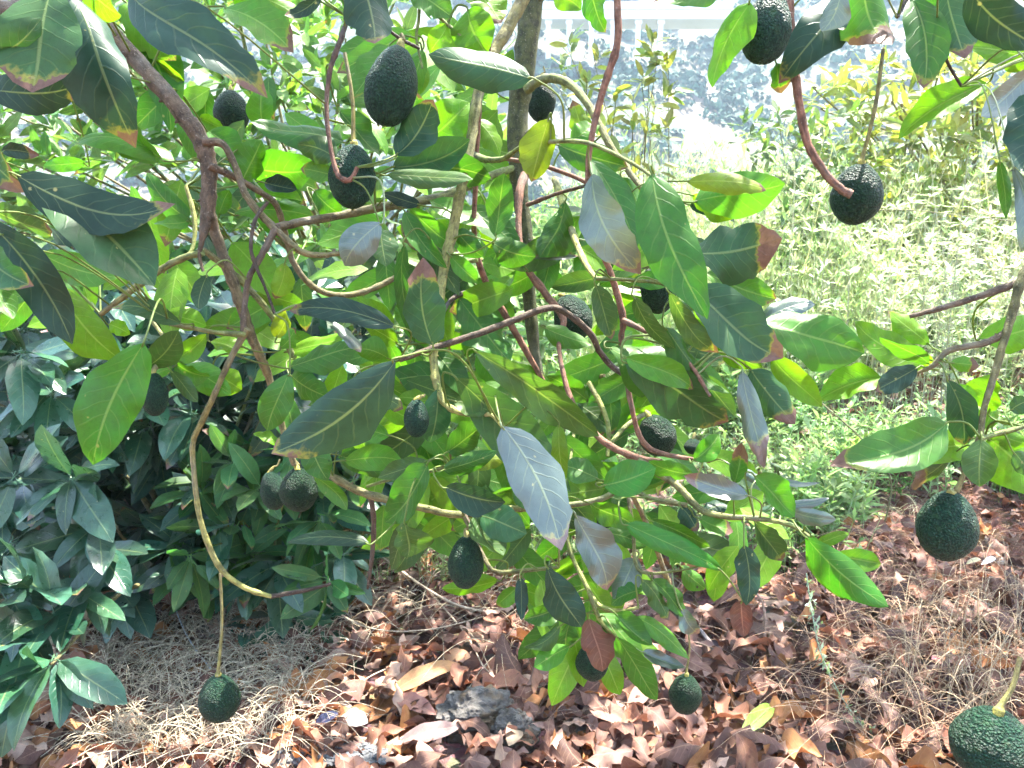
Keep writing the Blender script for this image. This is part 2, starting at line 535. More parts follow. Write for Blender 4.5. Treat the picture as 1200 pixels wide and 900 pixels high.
# ------------------------------------------------------------------ the setting
def grid_sheet(name, xs, ys, mat):
    X, Y = np.meshgrid(xs, ys, indexing='ij')
    Z = height(X, Y)
    V = np.stack([X, Y, Z], -1).reshape(-1, 3)
    n, m_ = len(xs), len(ys)
    i = np.arange(n - 1)[:, None]; j = np.arange(m_ - 1)[None]
    F = np.stack([i * m_ + j, (i + 1) * m_ + j, (i + 1) * m_ + j + 1, i * m_ + j + 1], -1).reshape(-1, 4)
    mb = MB(); mb.add(V, F)
    return tag(mb.build(name, mat), kind='structure')
edge_l = -np.geomspace(.5, 400, 34)[::-1]
xs = np.concatenate([edge_l - 6, np.linspace(-6, 6, 110), -edge_l[::-1] + 6])
ys_near = np.concatenate([-np.geomspace(.5, 400, 30)[::-1] - 1, np.linspace(-1, 7, 90), np.linspace(7.15, 16, 40)])
ys_far = np.concatenate([np.linspace(16, 40, 24), np.linspace(41, 230, 130), np.linspace(236, 600, 24)])
grid_sheet('ground', xs, ys_near, M_GROUND)
grid_sheet('hillside', xs, ys_far, M_HILL)

# scrub on the far slope: nobody could count it
def ico():
    t = (1 + 5 ** .5) / 2
    v = np.array([(-1, t, 0), (1, t, 0), (-1, -t, 0), (1, -t, 0), (0, -1, t), (0, 1, t), (0, -1, -t), (0, 1, -t), (t, 0, -1), (t, 0, 1), (-t, 0, -1), (-t, 0, 1)], float)
    f = [(0, 11, 5), (0, 5, 1), (0, 1, 7), (0, 7, 10), (0, 10, 11), (1, 5, 9), (5, 11, 4), (11, 10, 2), (10, 7, 6), (7, 1, 8), (3, 9, 4), (3, 4, 2), (3, 2, 6), (3, 6, 8), (3, 8, 9), (4, 9, 5), (2, 4, 11), (6, 2, 10), (8, 6, 7), (9, 8, 1)]
    v /= np.linalg.norm(v[0])
    vl = [tuple(x) for x in v]; cache = {}; nf = []
    def midp(a, b):
        k = (min(a, b), max(a, b))
        if k not in cache:
            m_ = np.array(vl[a]) + np.array(vl[b]); vl.append(tuple(m_ / np.linalg.norm(m_))); cache[k] = len(vl) - 1
        return cache[k]
    for a, b, c in f:
        ab, bc, ca = midp(a, b), midp(b, c), midp(c, a)
        nf += [(a, ab, ca), (b, bc, ab), (c, ca, bc), (ab, bc, ca)]
    return np.array(vl), np.array(nf)
ICO_V, ICO_F = ico()
mb = MB()
T0 = (1 + 5 ** .5) / 2
hr = np.random.default_rng(3)
IV0, IF0 = ICO_V[:12], np.array([(0, 11, 5), (0, 5, 1), (0, 1, 7), (0, 7, 10), (0, 10, 11), (1, 5, 9), (5, 11, 4), (11, 10, 2), (10, 7, 6), (7, 1, 8), (3, 9, 4), (3, 4, 2), (3, 2, 6), (3, 6, 8), (3, 8, 9), (4, 9, 5), (2, 4, 11), (6, 2, 10), (8, 6, 7), (9, 8, 1)])
for k in range(9000):
    y = 44 + 3.3 * int(40 * hr.random() ** 1.25) + hr.normal() * .62
    x = (hr.random() - .5) * 1.6 * y
    if math.sin(x * .13 + y * .33) + math.sin(y * .9 - x * .05) + 1.3 * math.sin(x * .55 + 2 * math.sin(y * .4)) * math.sin(y * .7) + hr.normal() * .35 < -.55: continue
    r = hr.uniform(.35, .8) * (1 + y / 200)
    g = hr.uniform(.7, 1.2)
    nq = 26
    ph_, ct_ = hr.uniform(0, 6.28, nq), hr.uniform(-.25, 1, nq)
    st_ = np.sqrt(1 - ct_ ** 2)
    out_ = np.stack([st_ * np.cos(ph_), st_ * np.sin(ph_), ct_], -1)
    cen = out_ * hr.uniform(.45, 1.0, (nq, 1)) * np.array([r * hr.uniform(.9, 1.5), r * hr.uniform(.9, 1.3), r * hr.uniform(.7, 1.1)])
    t1 = np.cross(out_, hr.normal(size=(nq, 3))); t1 /= np.linalg.norm(t1, axis=1)[:, None]
    t2 = np.cross(out_ + hr.normal(size=(nq, 3)) * .5, t1)
    hs = r * hr.uniform(.22, .46, (nq, 1))
    vv = np.stack([cen + t1 * hs, cen + t2 * hs * .7, cen - t1 * hs, cen - t2 * hs * .7], 1).reshape(-1, 3)
    tt = np.repeat(np.concatenate([np.array((.040, .095, .055)) * g * hr.uniform(.8, 1.2, (nq, 1)), np.zeros((nq, 1))], 1), 4, axis=0)
    mb.add(vv + np.array([x, y, height(x, y) + r * .25]), np.arange(nq * 4).reshape(-1, 4), None, tt)
M_SCRUB = bark_material('scrub_foliage', .3, 2.0)
tag(mb.build('hillside_scrub', M_SCRUB, smooth=False), 'low blue green scrub dotted over the far hazy slope', None, None, 'stuff')

# white pillared structure on the far slope
def box(mb, x0, x1, y0, y1, z0, z1, bev=.03):
    xs_, ys_, zs_ = (x0, x1), (y0, y1), (z0, z1)
    v = np.array([(x, y, z) for x in xs_ for y in ys_ for z in zs_], float)
    f = np.array([(0, 1, 3, 2), (4, 6, 7, 5), (0, 4, 5, 1), (2, 3, 7, 6), (0, 2, 6, 4), (1, 5, 7, 3)])
    mb.add(v, f)
D_ = float(G(700, 86) @ np.array([0, 1, 0]) / (FWD[1] + UPV[1] * (450 - 86) / FPX))
pL = P(628, 84, D_); pR = P(772, 84, D_)
zb = P(700, 20, D_)[2]
col_root = empty('pillared_terrace', (float((pL[0] + pR[0]) / 2), float(pL[1]), float(height(pL[0], pL[1]))),
                 'sun bleached white pillared terrace high on the far hillside', 'building')
y0 = float(pL[1])
for i, pxx in enumerate((620, 642, 666, 692, 717, 746, 772)):
    x = float(P(pxx, 60, D_)[0]); mb = MB()
    zg = float(height(x, y0))
    box(mb, x - .22, x + .22, y0 - .22, y0 + .22, zg - .5, zb - .55)
    box(mb, x - .32, x + .32, y0 - .32, y0 + .32, zb - .95, zb - .552)
    mb.build('pillar', M_WHITE, col_root, (x, y0, zg), smooth=False)
mb = MB()
xa, xb = float(P(606, 20, D_)[0]), float(P(850, 20, D_)[0])
box(mb, xa, xb, y0 - .6, y0 + 3.5, zb - .55, zb + .25); box(mb, xa - .2, xb + .2, y0 - .8, y0 + 3.7, zb + .252, zb + .9)
mb.build('roof_slab', M_WHITE, col_root, ((xa + xb) / 2, y0, zb), smooth=False)
# ------------------------------------------------------------------ the avocado tree in front
BK, GR, RD, DK, YS, OL = (.098, .068, .042, 0), (.15, .18, .05, 0), (.185, .088, .054, 0), (.055, .038, .026, 0), (.28, .28, .075, 0), (.17, .15, .06, 0)
MN = (.058, .062, .020, 0)
tree_base = (-2.25, .25, float(height(-2.25, .25)))
tree = empty('avocado_tree', tree_base, 'avocado tree in front with drooping branches hung with dark fruit', 'tree')

# rows: (x px, y px, width px); depths are interpolated from d0 to d1
BR = {
 'bough_left': ([(-60, 2, 27), (0, 14, 27), (60, 2, 24), (112, 22, 23), (150, 60, 22), (190, 104, 22), (216, 136, 23), (236, 166, 22), (245, 196, 21), (244, 235, 19), (242, 258, 17), (237, 280, 8), (234, 300, 5), (238, 318, 4)], 1.00, 1.02, BK, BK),
 'a1': ([(244, 246, 17), (250, 266, 15), (262, 300, 14), (280, 350, 14), (293, 390, 13), (306, 420, 12), (316, 446, 10), (331, 500, 9), (345, 545, 7)], 1.02, 1.15, BK, OL),
 'a2': ([(238, 166, 12), (262, 170, 10), (278, 200, 9), (286, 224, 9), (302, 247, 10), (325, 270, 10), (350, 293, 9), (372, 299, 8), (398, 297, 6)], 1.0, 1.02, BK, OL),
 'a3': ([(245, 194, 9), (270, 205, 9), (300, 222, 8), (322, 238, 8), (331, 262, 8), (337, 285, 8), (345, 310, 8), (366, 335, 8), (396, 346, 8), (432, 340, 8), (472, 321, 7)], 1.0, 1.2, BK, OL),
 'a4': ([(322, 268, 11), (345, 262, 11), (400, 252, 11), (440, 244, 12), (480, 238, 12), (520, 230, 12), (550, 218, 11), (580, 204, 10), (606, 196, 10)], 1.01, 1.36, BK, GR),
 'a5': ([(323, 268, 9), (306, 300, 9), (292, 325, 8), (287, 355, 8), (285, 388, 8)], 1.01, 1.0, BK, BK),
 'a6': ([(314, 236, 5), (299, 258, 5), (294, 290, 5), (300, 312, 5), (311, 338, 4), (322, 368, 4)], 1.0, 1.0, DK, DK),
 'b1': ([(238, 296, 9), (215, 302, 9), (188, 316, 9), (160, 336, 9), (118, 368, 7)], 1.02, 1.05, GR, OL),
 'b2': ([(238, 292, 8), (262, 311, 9), (286, 332, 9), (320, 372, 8), (345, 420, 8)], 1.03, 1.12, OL, GR),
 'droop': ([(290, 385, 10), (270, 420, 8), (250, 465, 8), (236, 495, 8), (226, 520, 7), (228, 560, 7), (233, 600, 7), (245, 640, 8), (262, 670, 7), (290, 690, 7), (318, 699, 6)], 1.0, 1.12, OL, YS),
 'droop_end': ([(316, 699, 6), (340, 695, 6), (365, 690, 5), (388, 684, 4)], 1.12, 1.14, DK, DK),
 'main': ([(632, -40, 31), (624, 0, 30), (614, 80, 28), (606, 150, 27), (609, 220, 22), (618, 300, 19), (622, 370, 17), (630, 430, 13), (642, 462, 9)], 1.36, 1.36, MN, MN),
 'bent': ([(617, 104, 14), (636, 93, 12), (656, 93, 12), (676, 106, 11), (695, 132, 10), (713, 167, 9), (740, 205, 8), (764, 236, 7)], 1.33, 1.12, GR, OL),
 'pale': ([(628, -30, 17), (597, 30, 16), (576, 66, 15), (561, 106, 14), (553, 160, 14), (543, 210, 14), (531, 268, 14), (521, 310, 13), (515, 350, 13), (508, 400, 12), (509, 432, 11), (516, 464, 10), (531, 480, 8), (560, 487, 7), (576, 486, 6), (590, 502, 4)], 1.20, 1.00, OL, YS),
 'pale_side': ([(552, 181, 11), (570, 187, 9), (590, 186, 7), (612, 172, 6), (650, 166, 6), (690, 168, 6), (735, 188, 5), (768, 209, 4)], 1.17, .88, GR, GR),
 'r1': ([(576, -20, 8), (573, 50, 8), (563, 110, 7), (558, 200, 7), (556, 282, 7), (570, 332, 9), (590, 366, 9), (611, 402, 9), (636, 446, 7)], 1.12, 1.28, RD, RD),
 'r2': ([(722, -20, 10), (724, 45, 10), (712, 88, 10), (700, 130, 9), (690, 182, 8), (690, 232, 9), (697, 275, 8), (716, 322, 9), (730, 372, 9), (728, 402, 7), (735, 450, 7), (745, 498, 7), (756, 521, 8), (778, 532, 7), (832, 541, 4)], 1.02, 1.06, RD, RD),
 'r2b': ([(730, 375, 8), (760, 390, 7), (786, 405, 7), (811, 430, 6), (832, 464, 4)], 1.04, .93, RD, RD),
 'r3': ([(615, 205, 13), (609, 225, 11), (608, 272, 8), (616, 311, 9), (640, 345, 10), (660, 374, 9), (655, 402, 6), (661, 442, 7), (676, 482, 8), (706, 516, 9), (742, 535, 9), (776, 541, 6)], 1.33, 1.06, RD, RD),
 'r4': ([(592, 186, 5), (640, 195, 6), (690, 215, 6), (716, 235, 5), (724, 262, 5), (743, 279, 5)], 1.15, .98, RD, RD),
 'r5': ([(618, 240, 6), (650, 228, 5), (688, 217, 5)], 1.33, 1.02, RD, DK),
 'd1': ([(468, 422, 7), (510, 407, 8), (560, 391, 9), (602, 375, 9), (642, 361, 9), (664, 367, 9), (692, 391, 9), (704, 414, 8), (726, 436, 8), (772, 457, 6)], 1.05, 1.2, BK, DK),
 'd2': ([(512, 400, 5), (528, 352, 6), (576, 336, 6), (624, 335, 6)], 1.1, 1.38, DK, DK),
 'd3': ([(640, 452, 7), (680, 447, 6), (708, 440, 5)], 1.36, 1.2, DK, OL),
 'low': ([(378, 552, 9), (420, 575, 11), (460, 587, 10), (500, 596, 10), (540, 603, 10), (600, 596, 9), (632, 595, 9), (700, 586, 8), (745, 560, 8), (776, 545, 8)], 1.12, 1.08, OL, GR),
 'low_link': ([(331, 505, 7), (352, 530, 8), (380, 553, 9)], 1.12, 1.12, OL, OL),
 'low_twig': ([(434, 580, 7), (438, 610, 7), (436, 650, 6), (431, 690, 4)], 1.12, 1.16, BK, DK),
 'low_up': ([(430, 570, 4), (470, 558, 5), (505, 552, 5), (530, 545, 4)], 1.12, 1.05, GR, GR),
 'low_hang': ([(545, 604, 6), (568, 655, 6), (582, 670, 6), (620, 668, 6), (655, 664, 5)], 1.08, .98, BK, GR),
 'spray': ([(748, 540, 11), (781, 560, 10), (800, 575, 9), (821, 597, 9), (850, 605, 8), (890, 608, 7), (930, 617, 6), (968, 645, 4)], 1.06, .94, OL, GR),
 'spray_b': ([(720, 560, 5), (760, 583, 7), (805, 592, 7)], 1.06, 1.0, GR, OL),
 'spray_c': ([(738, 575, 7), (755, 608, 7), (770, 645, 7), (782, 680, 7), (795, 708, 7), (812, 738, 5)], 1.08, 1.3, OL, OL),
 'cluster': ([(660, 600, 6), (668, 645, 6), (684, 680, 6), (700, 708, 7), (725, 716, 6), (748, 712, 4)], 1.06, .98, GR, YS),
 'cluster_b': ([(690, 694, 6), (704, 728, 6), (722, 748, 4)], .99, 1.0, GR, YS),
 'cluster_c': ([(735, 575, 5), (742, 620, 5), (745, 660, 5), (760, 672, 4), (800, 668, 3)], 1.07, 1.0, OL, GR),
 'bough_right': ([(1260, 250, 14), (1215, 300, 13), (1196, 330, 12), (1186, 368, 11), (1177, 398, 10), (1165, 440, 9), (1153, 480, 8), (1148, 512, 8), (1135, 542, 7), (1121, 576, 6)], .95, .92, MN, OL),
 'right_a': ([(1192, 332, 11), (1140, 350, 9), (1100, 362, 8), (1066, 371, 6)], .95, .98, BK, BK),
 'right_b': ([(1178, 392, 10), (1150, 403, 9), (1112, 411, 8), (1094, 428, 7), (1075, 437, 4)], .94, .98, BK, OL),
 'right_c': ([(1149, 514, 7), (1180, 505, 6), (1210, 498, 6)], .92, .95, GR, GR),
 'stalk_r': ([(924, -20, 12), (928, 50, 12), (935, 110, 11), (946, 166, 11), (966, 201, 11), (985, 221, 11), (998, 228, 12)], 1.0, .99, RD, RD),
 'stalk_m': ([(408, 20, 6), (398, 50, 7), (388, 78, 7), (383, 112, 6), (384, 150, 6), (390, 186, 6), (397, 206, 7), (410, 211, 7), (419, 196, 5)], .98, .955, DK, RD),
 'twig_t': ([(1076, -20, 6), (1062, 0, 6), (1051, 20, 6)], .95, .95, DK, DK),
 'twig_u': ([(1092, 30, 5), (1104, 58, 5), (1114, 80, 4), (1127, 101, 4)], .92, .92, DK, DK),
 'twig_v': ([(492, -20, 5), (491, 20, 4), (488, 45, 4), (495, 80, 3)], 1.1, 1.1, GR, GR),
 'twig_w': ([(455, 35, 4), (470, 46, 5), (492, 57, 4)], 1.0, 1.02, DK, DK),
 'twig_x': ([(492, 0, 4), (520, 25, 5), (548, 48, 4)], 1.1, 1.1, GR, GR),
 'twig_y': ([(218, 218, 5), (228, 255, 6), (226, 290, 5), (215, 302, 5)], 1.06, 1.03, YS, GR),
 'twig_z': ([(288, 392, 8), (255, 390, 6), (222, 384, 6), (198, 380, 4)], 1.0, .97, GR, OL),
 'twig_l': ([(160, 336, 5), (175, 370, 5), (195, 400, 5), (206, 425, 4)], 1.05, 1.0, OL, YS),
 'twig_m': ([(625, 430, 6), (660, 470, 6), (672, 500, 5), (668, 545, 4)], 1.36, 1.15, OL, GR),
 'twig_n': ([(690, 448, 7), (702, 470, 7), (713, 500, 6), (712, 535, 5)], 1.2, 1.15, YS, GR),
 'twig_o': ([(760, 483, 7), (735, 498, 6), (715, 520, 6)], 1.2, 1.14, OL, GR),
 'twig_p': ([(650, 210, 9), (660, 240, 10), (672, 275, 9), (684, 305, 8), (698, 326, 6)], 1.3, 1.05, YS, YS),
 'twig_q': ([(698, 326, 6), (740, 328, 5), (775, 332, 5), (800, 345, 4)], 1.05, .95, GR, GR),
 'twig_s': ([(560, 305, 5), (530, 308, 5), (500, 298, 5), (480, 285, 6), (473, 262, 7), (488, 242, 8)], 1.16, 1.2, GR, OL),
}
branch_objs, samples = [], []
for nm, (pts, d0, d1, c0, c1) in BR.items():
    a = np.array(pts, float)
    dd = np.linspace(d0, d1, len(a))
    rows = np.array([[*P(x, y, d), w * .45 * d / FPX] for (x, y, w), d in zip(a, dd)])
    s = spline(rows, 7)
    mb = MB()
    t = np.linspace(0, 1, len(s))
    sides = 10 if a[:, 2].max() > 12 else 7
    tint = np.repeat(np.array(c0)[None] * (1 - t[:, None]) + np.array(c1)[None] * t[:, None], sides, axis=0)
    # nodes: slight swellings and kinks
    s[1:-1, :3] += rng.normal(size=(len(s) - 2, 3)) * s[1:-1, 3:4] * .04
    s[:, 3] *= 1 + .035 * np.sin(np.arange(len(s)) * 1.1 + len(pts)) + rng.uniform(.06, .20) * (rng.random(len(s)) < .13)
    tube(mb, s, sides, tint, knob=.03)
    if a[:, 2].max() > 8:                       # buds and old leaf scars
        for q in range(2, len(s) - 2, 5):
            dirv = nrm(rng.normal(size=3)); r = s[q, 3]
            c = s[q, :3] + dirv * r * .8
            tube(mb, [[*c, r * .35], [*(c + dirv * r * .55), r * .12]], 5, tint[q * sides])
    nm2 = 'branch' if c1 is not RD else 'fruit_stem'
    ob = mb.build(nm2, M_BARK, tree, s[0, :3])
    branch_objs.append(ob)
    for r in s:
        samples.append((*r[:3], len(branch_objs) - 1))
SAMP = np.array(samples)
# trunk and limbs outside the picture carry the boughs
mb = MB()
tube(mb, spline([[-2.25, .25, tree_base[2] - .05, .13], [-2.2, .32, .8, .11], [-2.1, .5, 1.6, .095], [-1.95, .8, 2.35, .08]], 8), 12, BK, knob=.05)
trunk = mb.build('trunk', M_BARK, tree, tree_base)
def limb(pts):
    mb = MB(); tube(mb, spline(pts, 8), 9, BK, knob=.05); return mb.build('branch', M_BARK, tree, pts[0][:3])
lp = P(-60, 2, 1.0)
limb([[-2.1, .5, 1.6, .05], [-1.5, .75, 2.0, .04], [-1.0, .92, 1.98, .025], [*lp, .0148]])
mp_ = P(632, -40, 1.36)
limb([[-1.95, .8, 2.35, .075], [-1.3, 1.3, 3.0, .06], [-.5, 1.6, 3.15, .05], [0.02, 1.5, 2.8, .035], [*mp_, .0255]])
limb([[-.5, 1.6, 3.15, .045], [.5, 2.3, 3.4, .04], [1.4, 2.0, 3.2, .03], [1.2, 1.2, 2.3, .018], [*P(1260, 250, .95), .0085]])
limb([[-1.3, 1.3, 3.0, .05], [-.9, 3.0, 3.6, .04], [-.2, 5.0, 4.1, .03], [.6, 7.2, 4.3, .015]])
limb([[.5, 2.3, 3.4, .04], [1.5, 4.0, 3.8, .03], [2.3, 6.0, 4.2, .02], [3.0, 7.5, 4.3, .01]])
for (px, d, tgt) in ((722, 1.02, (.3, 1.55, 2.75)), (924, 1.0, (.62, 1.6, 2.7)), (576, 1.12, (0.0, 1.5, 2.7)), (492, 1.1, (-.2, 1.55, 2.6)), (408, .98, (-.4, 1.5, 2.6)), (1076, .95, (.8, 1.5, 2.6))):
    e = P(px, -20 if px != 408 else 20, d)
    limb([[*tgt, .008], [*((np.array(tgt) * .4 + e * .6) + np.array([.02, 0, .03])), .006], [*e, .005]])

# leaves traced in the photograph: base x, y, tip x, y, width, depth, kind, dry tip
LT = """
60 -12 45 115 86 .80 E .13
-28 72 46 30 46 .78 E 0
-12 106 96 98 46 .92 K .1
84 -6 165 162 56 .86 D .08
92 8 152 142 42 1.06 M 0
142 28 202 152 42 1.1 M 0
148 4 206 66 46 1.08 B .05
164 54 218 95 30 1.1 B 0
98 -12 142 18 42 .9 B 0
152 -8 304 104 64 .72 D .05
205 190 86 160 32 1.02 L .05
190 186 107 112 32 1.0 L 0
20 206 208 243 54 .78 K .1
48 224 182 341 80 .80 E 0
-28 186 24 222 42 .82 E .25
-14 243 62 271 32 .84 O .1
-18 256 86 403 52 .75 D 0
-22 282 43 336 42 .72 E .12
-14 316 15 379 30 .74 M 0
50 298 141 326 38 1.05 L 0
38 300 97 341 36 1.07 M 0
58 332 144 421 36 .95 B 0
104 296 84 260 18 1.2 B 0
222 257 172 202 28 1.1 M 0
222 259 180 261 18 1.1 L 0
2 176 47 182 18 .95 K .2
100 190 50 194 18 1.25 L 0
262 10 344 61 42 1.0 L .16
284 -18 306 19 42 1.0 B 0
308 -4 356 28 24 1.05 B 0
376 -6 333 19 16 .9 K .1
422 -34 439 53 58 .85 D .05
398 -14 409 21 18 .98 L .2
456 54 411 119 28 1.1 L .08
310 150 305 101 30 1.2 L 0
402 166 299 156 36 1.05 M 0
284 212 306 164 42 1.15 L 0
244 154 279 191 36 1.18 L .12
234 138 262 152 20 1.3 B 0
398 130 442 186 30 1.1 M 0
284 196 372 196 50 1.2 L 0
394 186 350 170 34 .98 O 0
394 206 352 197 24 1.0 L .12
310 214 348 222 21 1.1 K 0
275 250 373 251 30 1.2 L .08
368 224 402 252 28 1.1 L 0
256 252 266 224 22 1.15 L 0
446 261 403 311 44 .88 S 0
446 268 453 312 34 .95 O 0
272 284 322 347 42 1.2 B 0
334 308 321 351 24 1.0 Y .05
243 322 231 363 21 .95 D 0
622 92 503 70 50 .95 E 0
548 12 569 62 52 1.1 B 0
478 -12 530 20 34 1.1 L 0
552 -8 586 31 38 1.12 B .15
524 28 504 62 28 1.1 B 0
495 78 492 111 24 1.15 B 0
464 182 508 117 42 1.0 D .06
478 168 490 109 44 1.04 L .05
498 166 549 119 48 1.15 B 0
460 196 552 166 44 1.05 E 0
558 140 586 182 28 1.22 B 0
582 102 601 58 18 1.35 B 0
454 205 552 206 26 1.0 O 0
468 199 574 205 42 1.1 M 0
580 277 594 204 32 1.05 M 0
576 284 629 300 32 1.1 M 0
492 240 448 226 16 1.1 K 0
474 248 522 311 24 1.1 M 0
480 244 537 291 27 1.13 L 0
534 270 566 301 27 1.15 M 0
528 300 562 331 22 1.1 L 0
507 404 497 302 48 1.0 E .22
474 286 486 402 20 1.05 M 0
545 286 546 238 22 1.25 B 0
570 244 576 292 27 1.25 B 0
662 236 631 299 37 1.18 M 0
648 -10 683 12 27 1.0 B 0
690 -24 707 38 29 .95 M .05
842 -12 761 9 30 .9 L .1
643 139 624 213 42 1.0 Y .05
685 166 671 117 24 1.2 Y .12
654 170 736 196 36 1.05 M .05
670 168 702 148 27 1.12 L 0
694 204 746 321 50 .98 S .1
692 188 746 292 34 1.03 M 0
729 208 753 256 22 1.15 L 0
744 214 771 262 32 1.2 B 0
764 204 829 374 56 .85 V 0
740 330 800 318 24 1.1 M 0
622 302 676 300 9 1.2 S 0
740 304 772 309 12 1.2 S 0
805 213 898 223 28 1.0 Y .07
814 236 921 214 52 1.05 L 0
811 229 876 246 24 1.08 B 0
808 240 866 259 24 1.1 D 0
812 297 917 278 64 .95 E .24
828 320 909 351 36 1.02 L .06
828 336 901 351 32 1.06 B 0
810 338 914 424 60 .92 E .13
812 362 889 434 36 1.0 B 0
893 378 1016 409 54 .98 L 0
894 374 956 354 27 1.05 S 0
904 418 963 476 32 1.0 B 0
1034 443 959 471 34 1.02 B 0
1075 431 1025 458 28 .98 D .06
869 434 898 550 28 .95 S .28
880 434 932 497 42 .98 E .22
784 342 839 416 28 .9 O .12
780 384 848 464 28 .95 M 0
733 424 854 500 60 .98 E .09
733 419 812 456 32 .94 L .04
714 408 792 424 46 1.02 M 0
744 348 792 406 24 .93 O 0
698 334 716 398 28 1.0 O .1
638 384 692 406 24 1.18 L 0
557 412 702 512 42 .95 O 0
534 443 664 574 64 1.0 O 0
589 500 658 645 60 .82 S .10
513 456 504 520 38 1.05 E 0
532 470 572 482 32 1.02 O 0
524 530 576 493 36 1.05 M 0
538 350 594 427 47 1.22 M 0
550 328 602 382 32 1.27 L 0
463 383 340 364 28 .95 K .08
462 380 418 348 22 1.1 B 0
466 402 424 380 22 1.12 B 0
389 377 423 413 17 1.0 S .12
463 423 331 530 64 .78 D .06
490 382 462 357 22 1.1 L 0
456 420 418 408 26 1.1 L 0
418 462 472 477 32 1.05 O .12
502 470 468 464 22 1.12 B 0
438 474 487 496 24 1.1 B 0
428 502 482 484 22 1.12 B 0
338 438 314 504 38 .95 M 0
340 430 418 404 32 1.05 M 0
342 440 387 467 30 1.08 M 0
338 412 412 396 24 1.12 B 0
324 396 335 363 24 1.08 Y .04
328 408 347 384 17 1.05 L .1
205 421 242 391 26 1.0 B 0
205 425 246 441 26 1.0 L 0
200 434 231 472 18 .98 O 0
167 433 209 387 34 .95 O 0
203 430 168 447 14 1.0 L 0
213 430 270 461 36 1.04 L 0
253 440 284 457 32 1.1 B 0
248 400 286 416 22 1.1 B 0
168 402 110 549 64 .78 V 0
213 379 131 363 24 .95 O .05
193 368 242 382 28 1.15 B 0
128 380 152 392 18 1.2 B 0
327 522 296 510 13 1.1 B 0
364 514 384 563 34 1.0 M 0
368 558 408 597 20 1.05 L 0
432 636 336 635 21 1.0 K 0
456 511 394 504 28 1.05 L 0
404 540 472 541 32 1.08 L 0
398 534 462 556 28 1.1 M 0
501 544 453 612 44 1.02 M 0
501 540 444 561 20 1.04 O 0
522 571 592 589 34 .98 D 0
519 551 582 529 24 1.0 M 0
553 547 592 538 22 1.03 Y 0
475 612 480 652 36 1.0 O 0
556 604 586 654 42 1.0 O 0
563 604 617 625 42 1.0 E 0
584 680 518 690 22 1.15 B 0
707 569 768 549 42 .95 V 0
701 561 659 544 30 1.0 M 0
654 498 663 562 20 .95 B 0
693 591 747 616 28 1.0 L 0
674 604 717 692 42 .92 S .04
733 614 852 668 28 .95 V 0
763 610 832 641 24 .98 M 0
877 581 801 558 26 .95 S .16
861 566 869 518 20 .97 M .4
813 539 843 509 25 1.05 L 0
884 558 926 606 30 .95 L 0
928 599 980 609 20 .98 S 0
918 591 972 583 11 .99 S 0
898 560 955 569 9 1.0 S 0
868 552 892 566 14 1.02 S 0
944 629 1041 711 42 .9 V 0
976 650 1034 661 26 1.0 L .04
950 627 990 702 24 .93 L 0
953 640 995 624 14 1.0 B 0
872 639 875 710 30 .95 D 0
868 704 872 747 26 .96 N 0
884 611 916 657 28 .98 O .08
819 607 861 621 24 1.0 L .2
798 594 816 622 24 1.0 D .16
824 601 852 592 22 1.02 D 0
641 664 684 736 40 .95 D 0
610 677 611 727 16 .97 K 0
606 689 581 711 20 1.0 L .1
661 704 614 726 24 1.02 M 0
668 729 664 761 24 1.02 M 0
667 758 626 782 24 1.0 L 0
656 734 616 761 12 1.0 O 0
690 725 706 787 33 1.0 N 0
723 746 768 826 28 .95 M 0
721 719 762 757 24 .98 M 0
743 723 809 772 26 .98 L 0
753 764 802 783 16 1.0 S 0
752 679 781 726 24 .98 O .06
764 679 800 723 20 1.0 M 0
798 664 828 690 20 1.02 L 0
799 714 820 744 20 1.0 S .2
700 734 723 761 14 1.0 M 0
746 654 718 702 34 1.05 S 0
757 690 714 706 20 1.02 M 0
879 3 838 106 46 .9 C 0
1002 -8 917 87 56 1.0 D .03
910 74 917 109 24 1.0 L .25
986 -14 964 38 26 .9 S 0
985 -2 986 39 22 .95 D .05
1010 -28 1042 57 50 .95 L .34
1068 -2 1081 107 46 .9 M .07
1083 -4 1112 58 34 .93 M .12
1108 -18 1131 70 44 .9 E .12
1136 -14 1222 58 50 .7 K 0
1222 72 1134 55 38 1.0 B 0
1210 24 1153 26 32 1.02 B 0
1222 78 1156 72 18 1.03 B 0
1156 97 1053 163 36 .95 C 0
1216 76 1147 137 32 .9 S 0
1214 106 1193 206 64 .72 D 0
1186 194 1196 292 20 .75 S 0
1171 188 1179 257 14 .76 M 0
1222 94 1174 116 16 1.0 B 0
1086 420 1001 377 36 1.0 B 0
1089 404 1041 364 28 1.0 B .05
1088 426 1031 390 20 .98 L 0
1090 431 1057 411 22 1.02 B 0
1114 425 1148 429 19 .95 L .3
1110 445 1129 520 34 .95 E .05
1124 450 1142 502 24 1.0 B 0
1160 482 1166 438 36 1.0 B 0
1155 502 1166 474 24 1.02 B 0
1148 396 1222 380 38 1.1 B 0
1109 496 973 546 56 .92 M .14
1136 522 1045 546 40 .98 B 0
1113 534 1061 569 26 .96 O .45
1150 515 1148 570 37 .9 O 0
1158 514 1222 578 62 1.0 B 0
1168 506 1206 520 22 1.0 B 0
1184 481 1208 468 22 .95 E 0
1188 530 1208 558 22 .93 O 0
495 58 470 108 24 1.12 L .05
300 220 352 232 30 1.22 B 0
352 262 300 256 24 1.25 L 0
640 590 600 572 28 1.02 M 0
690 470 640 440 26 1.2 L 0
812 556 760 540 24 1.05 L 0
700 625 755 640 22 1.05 M 0
"""
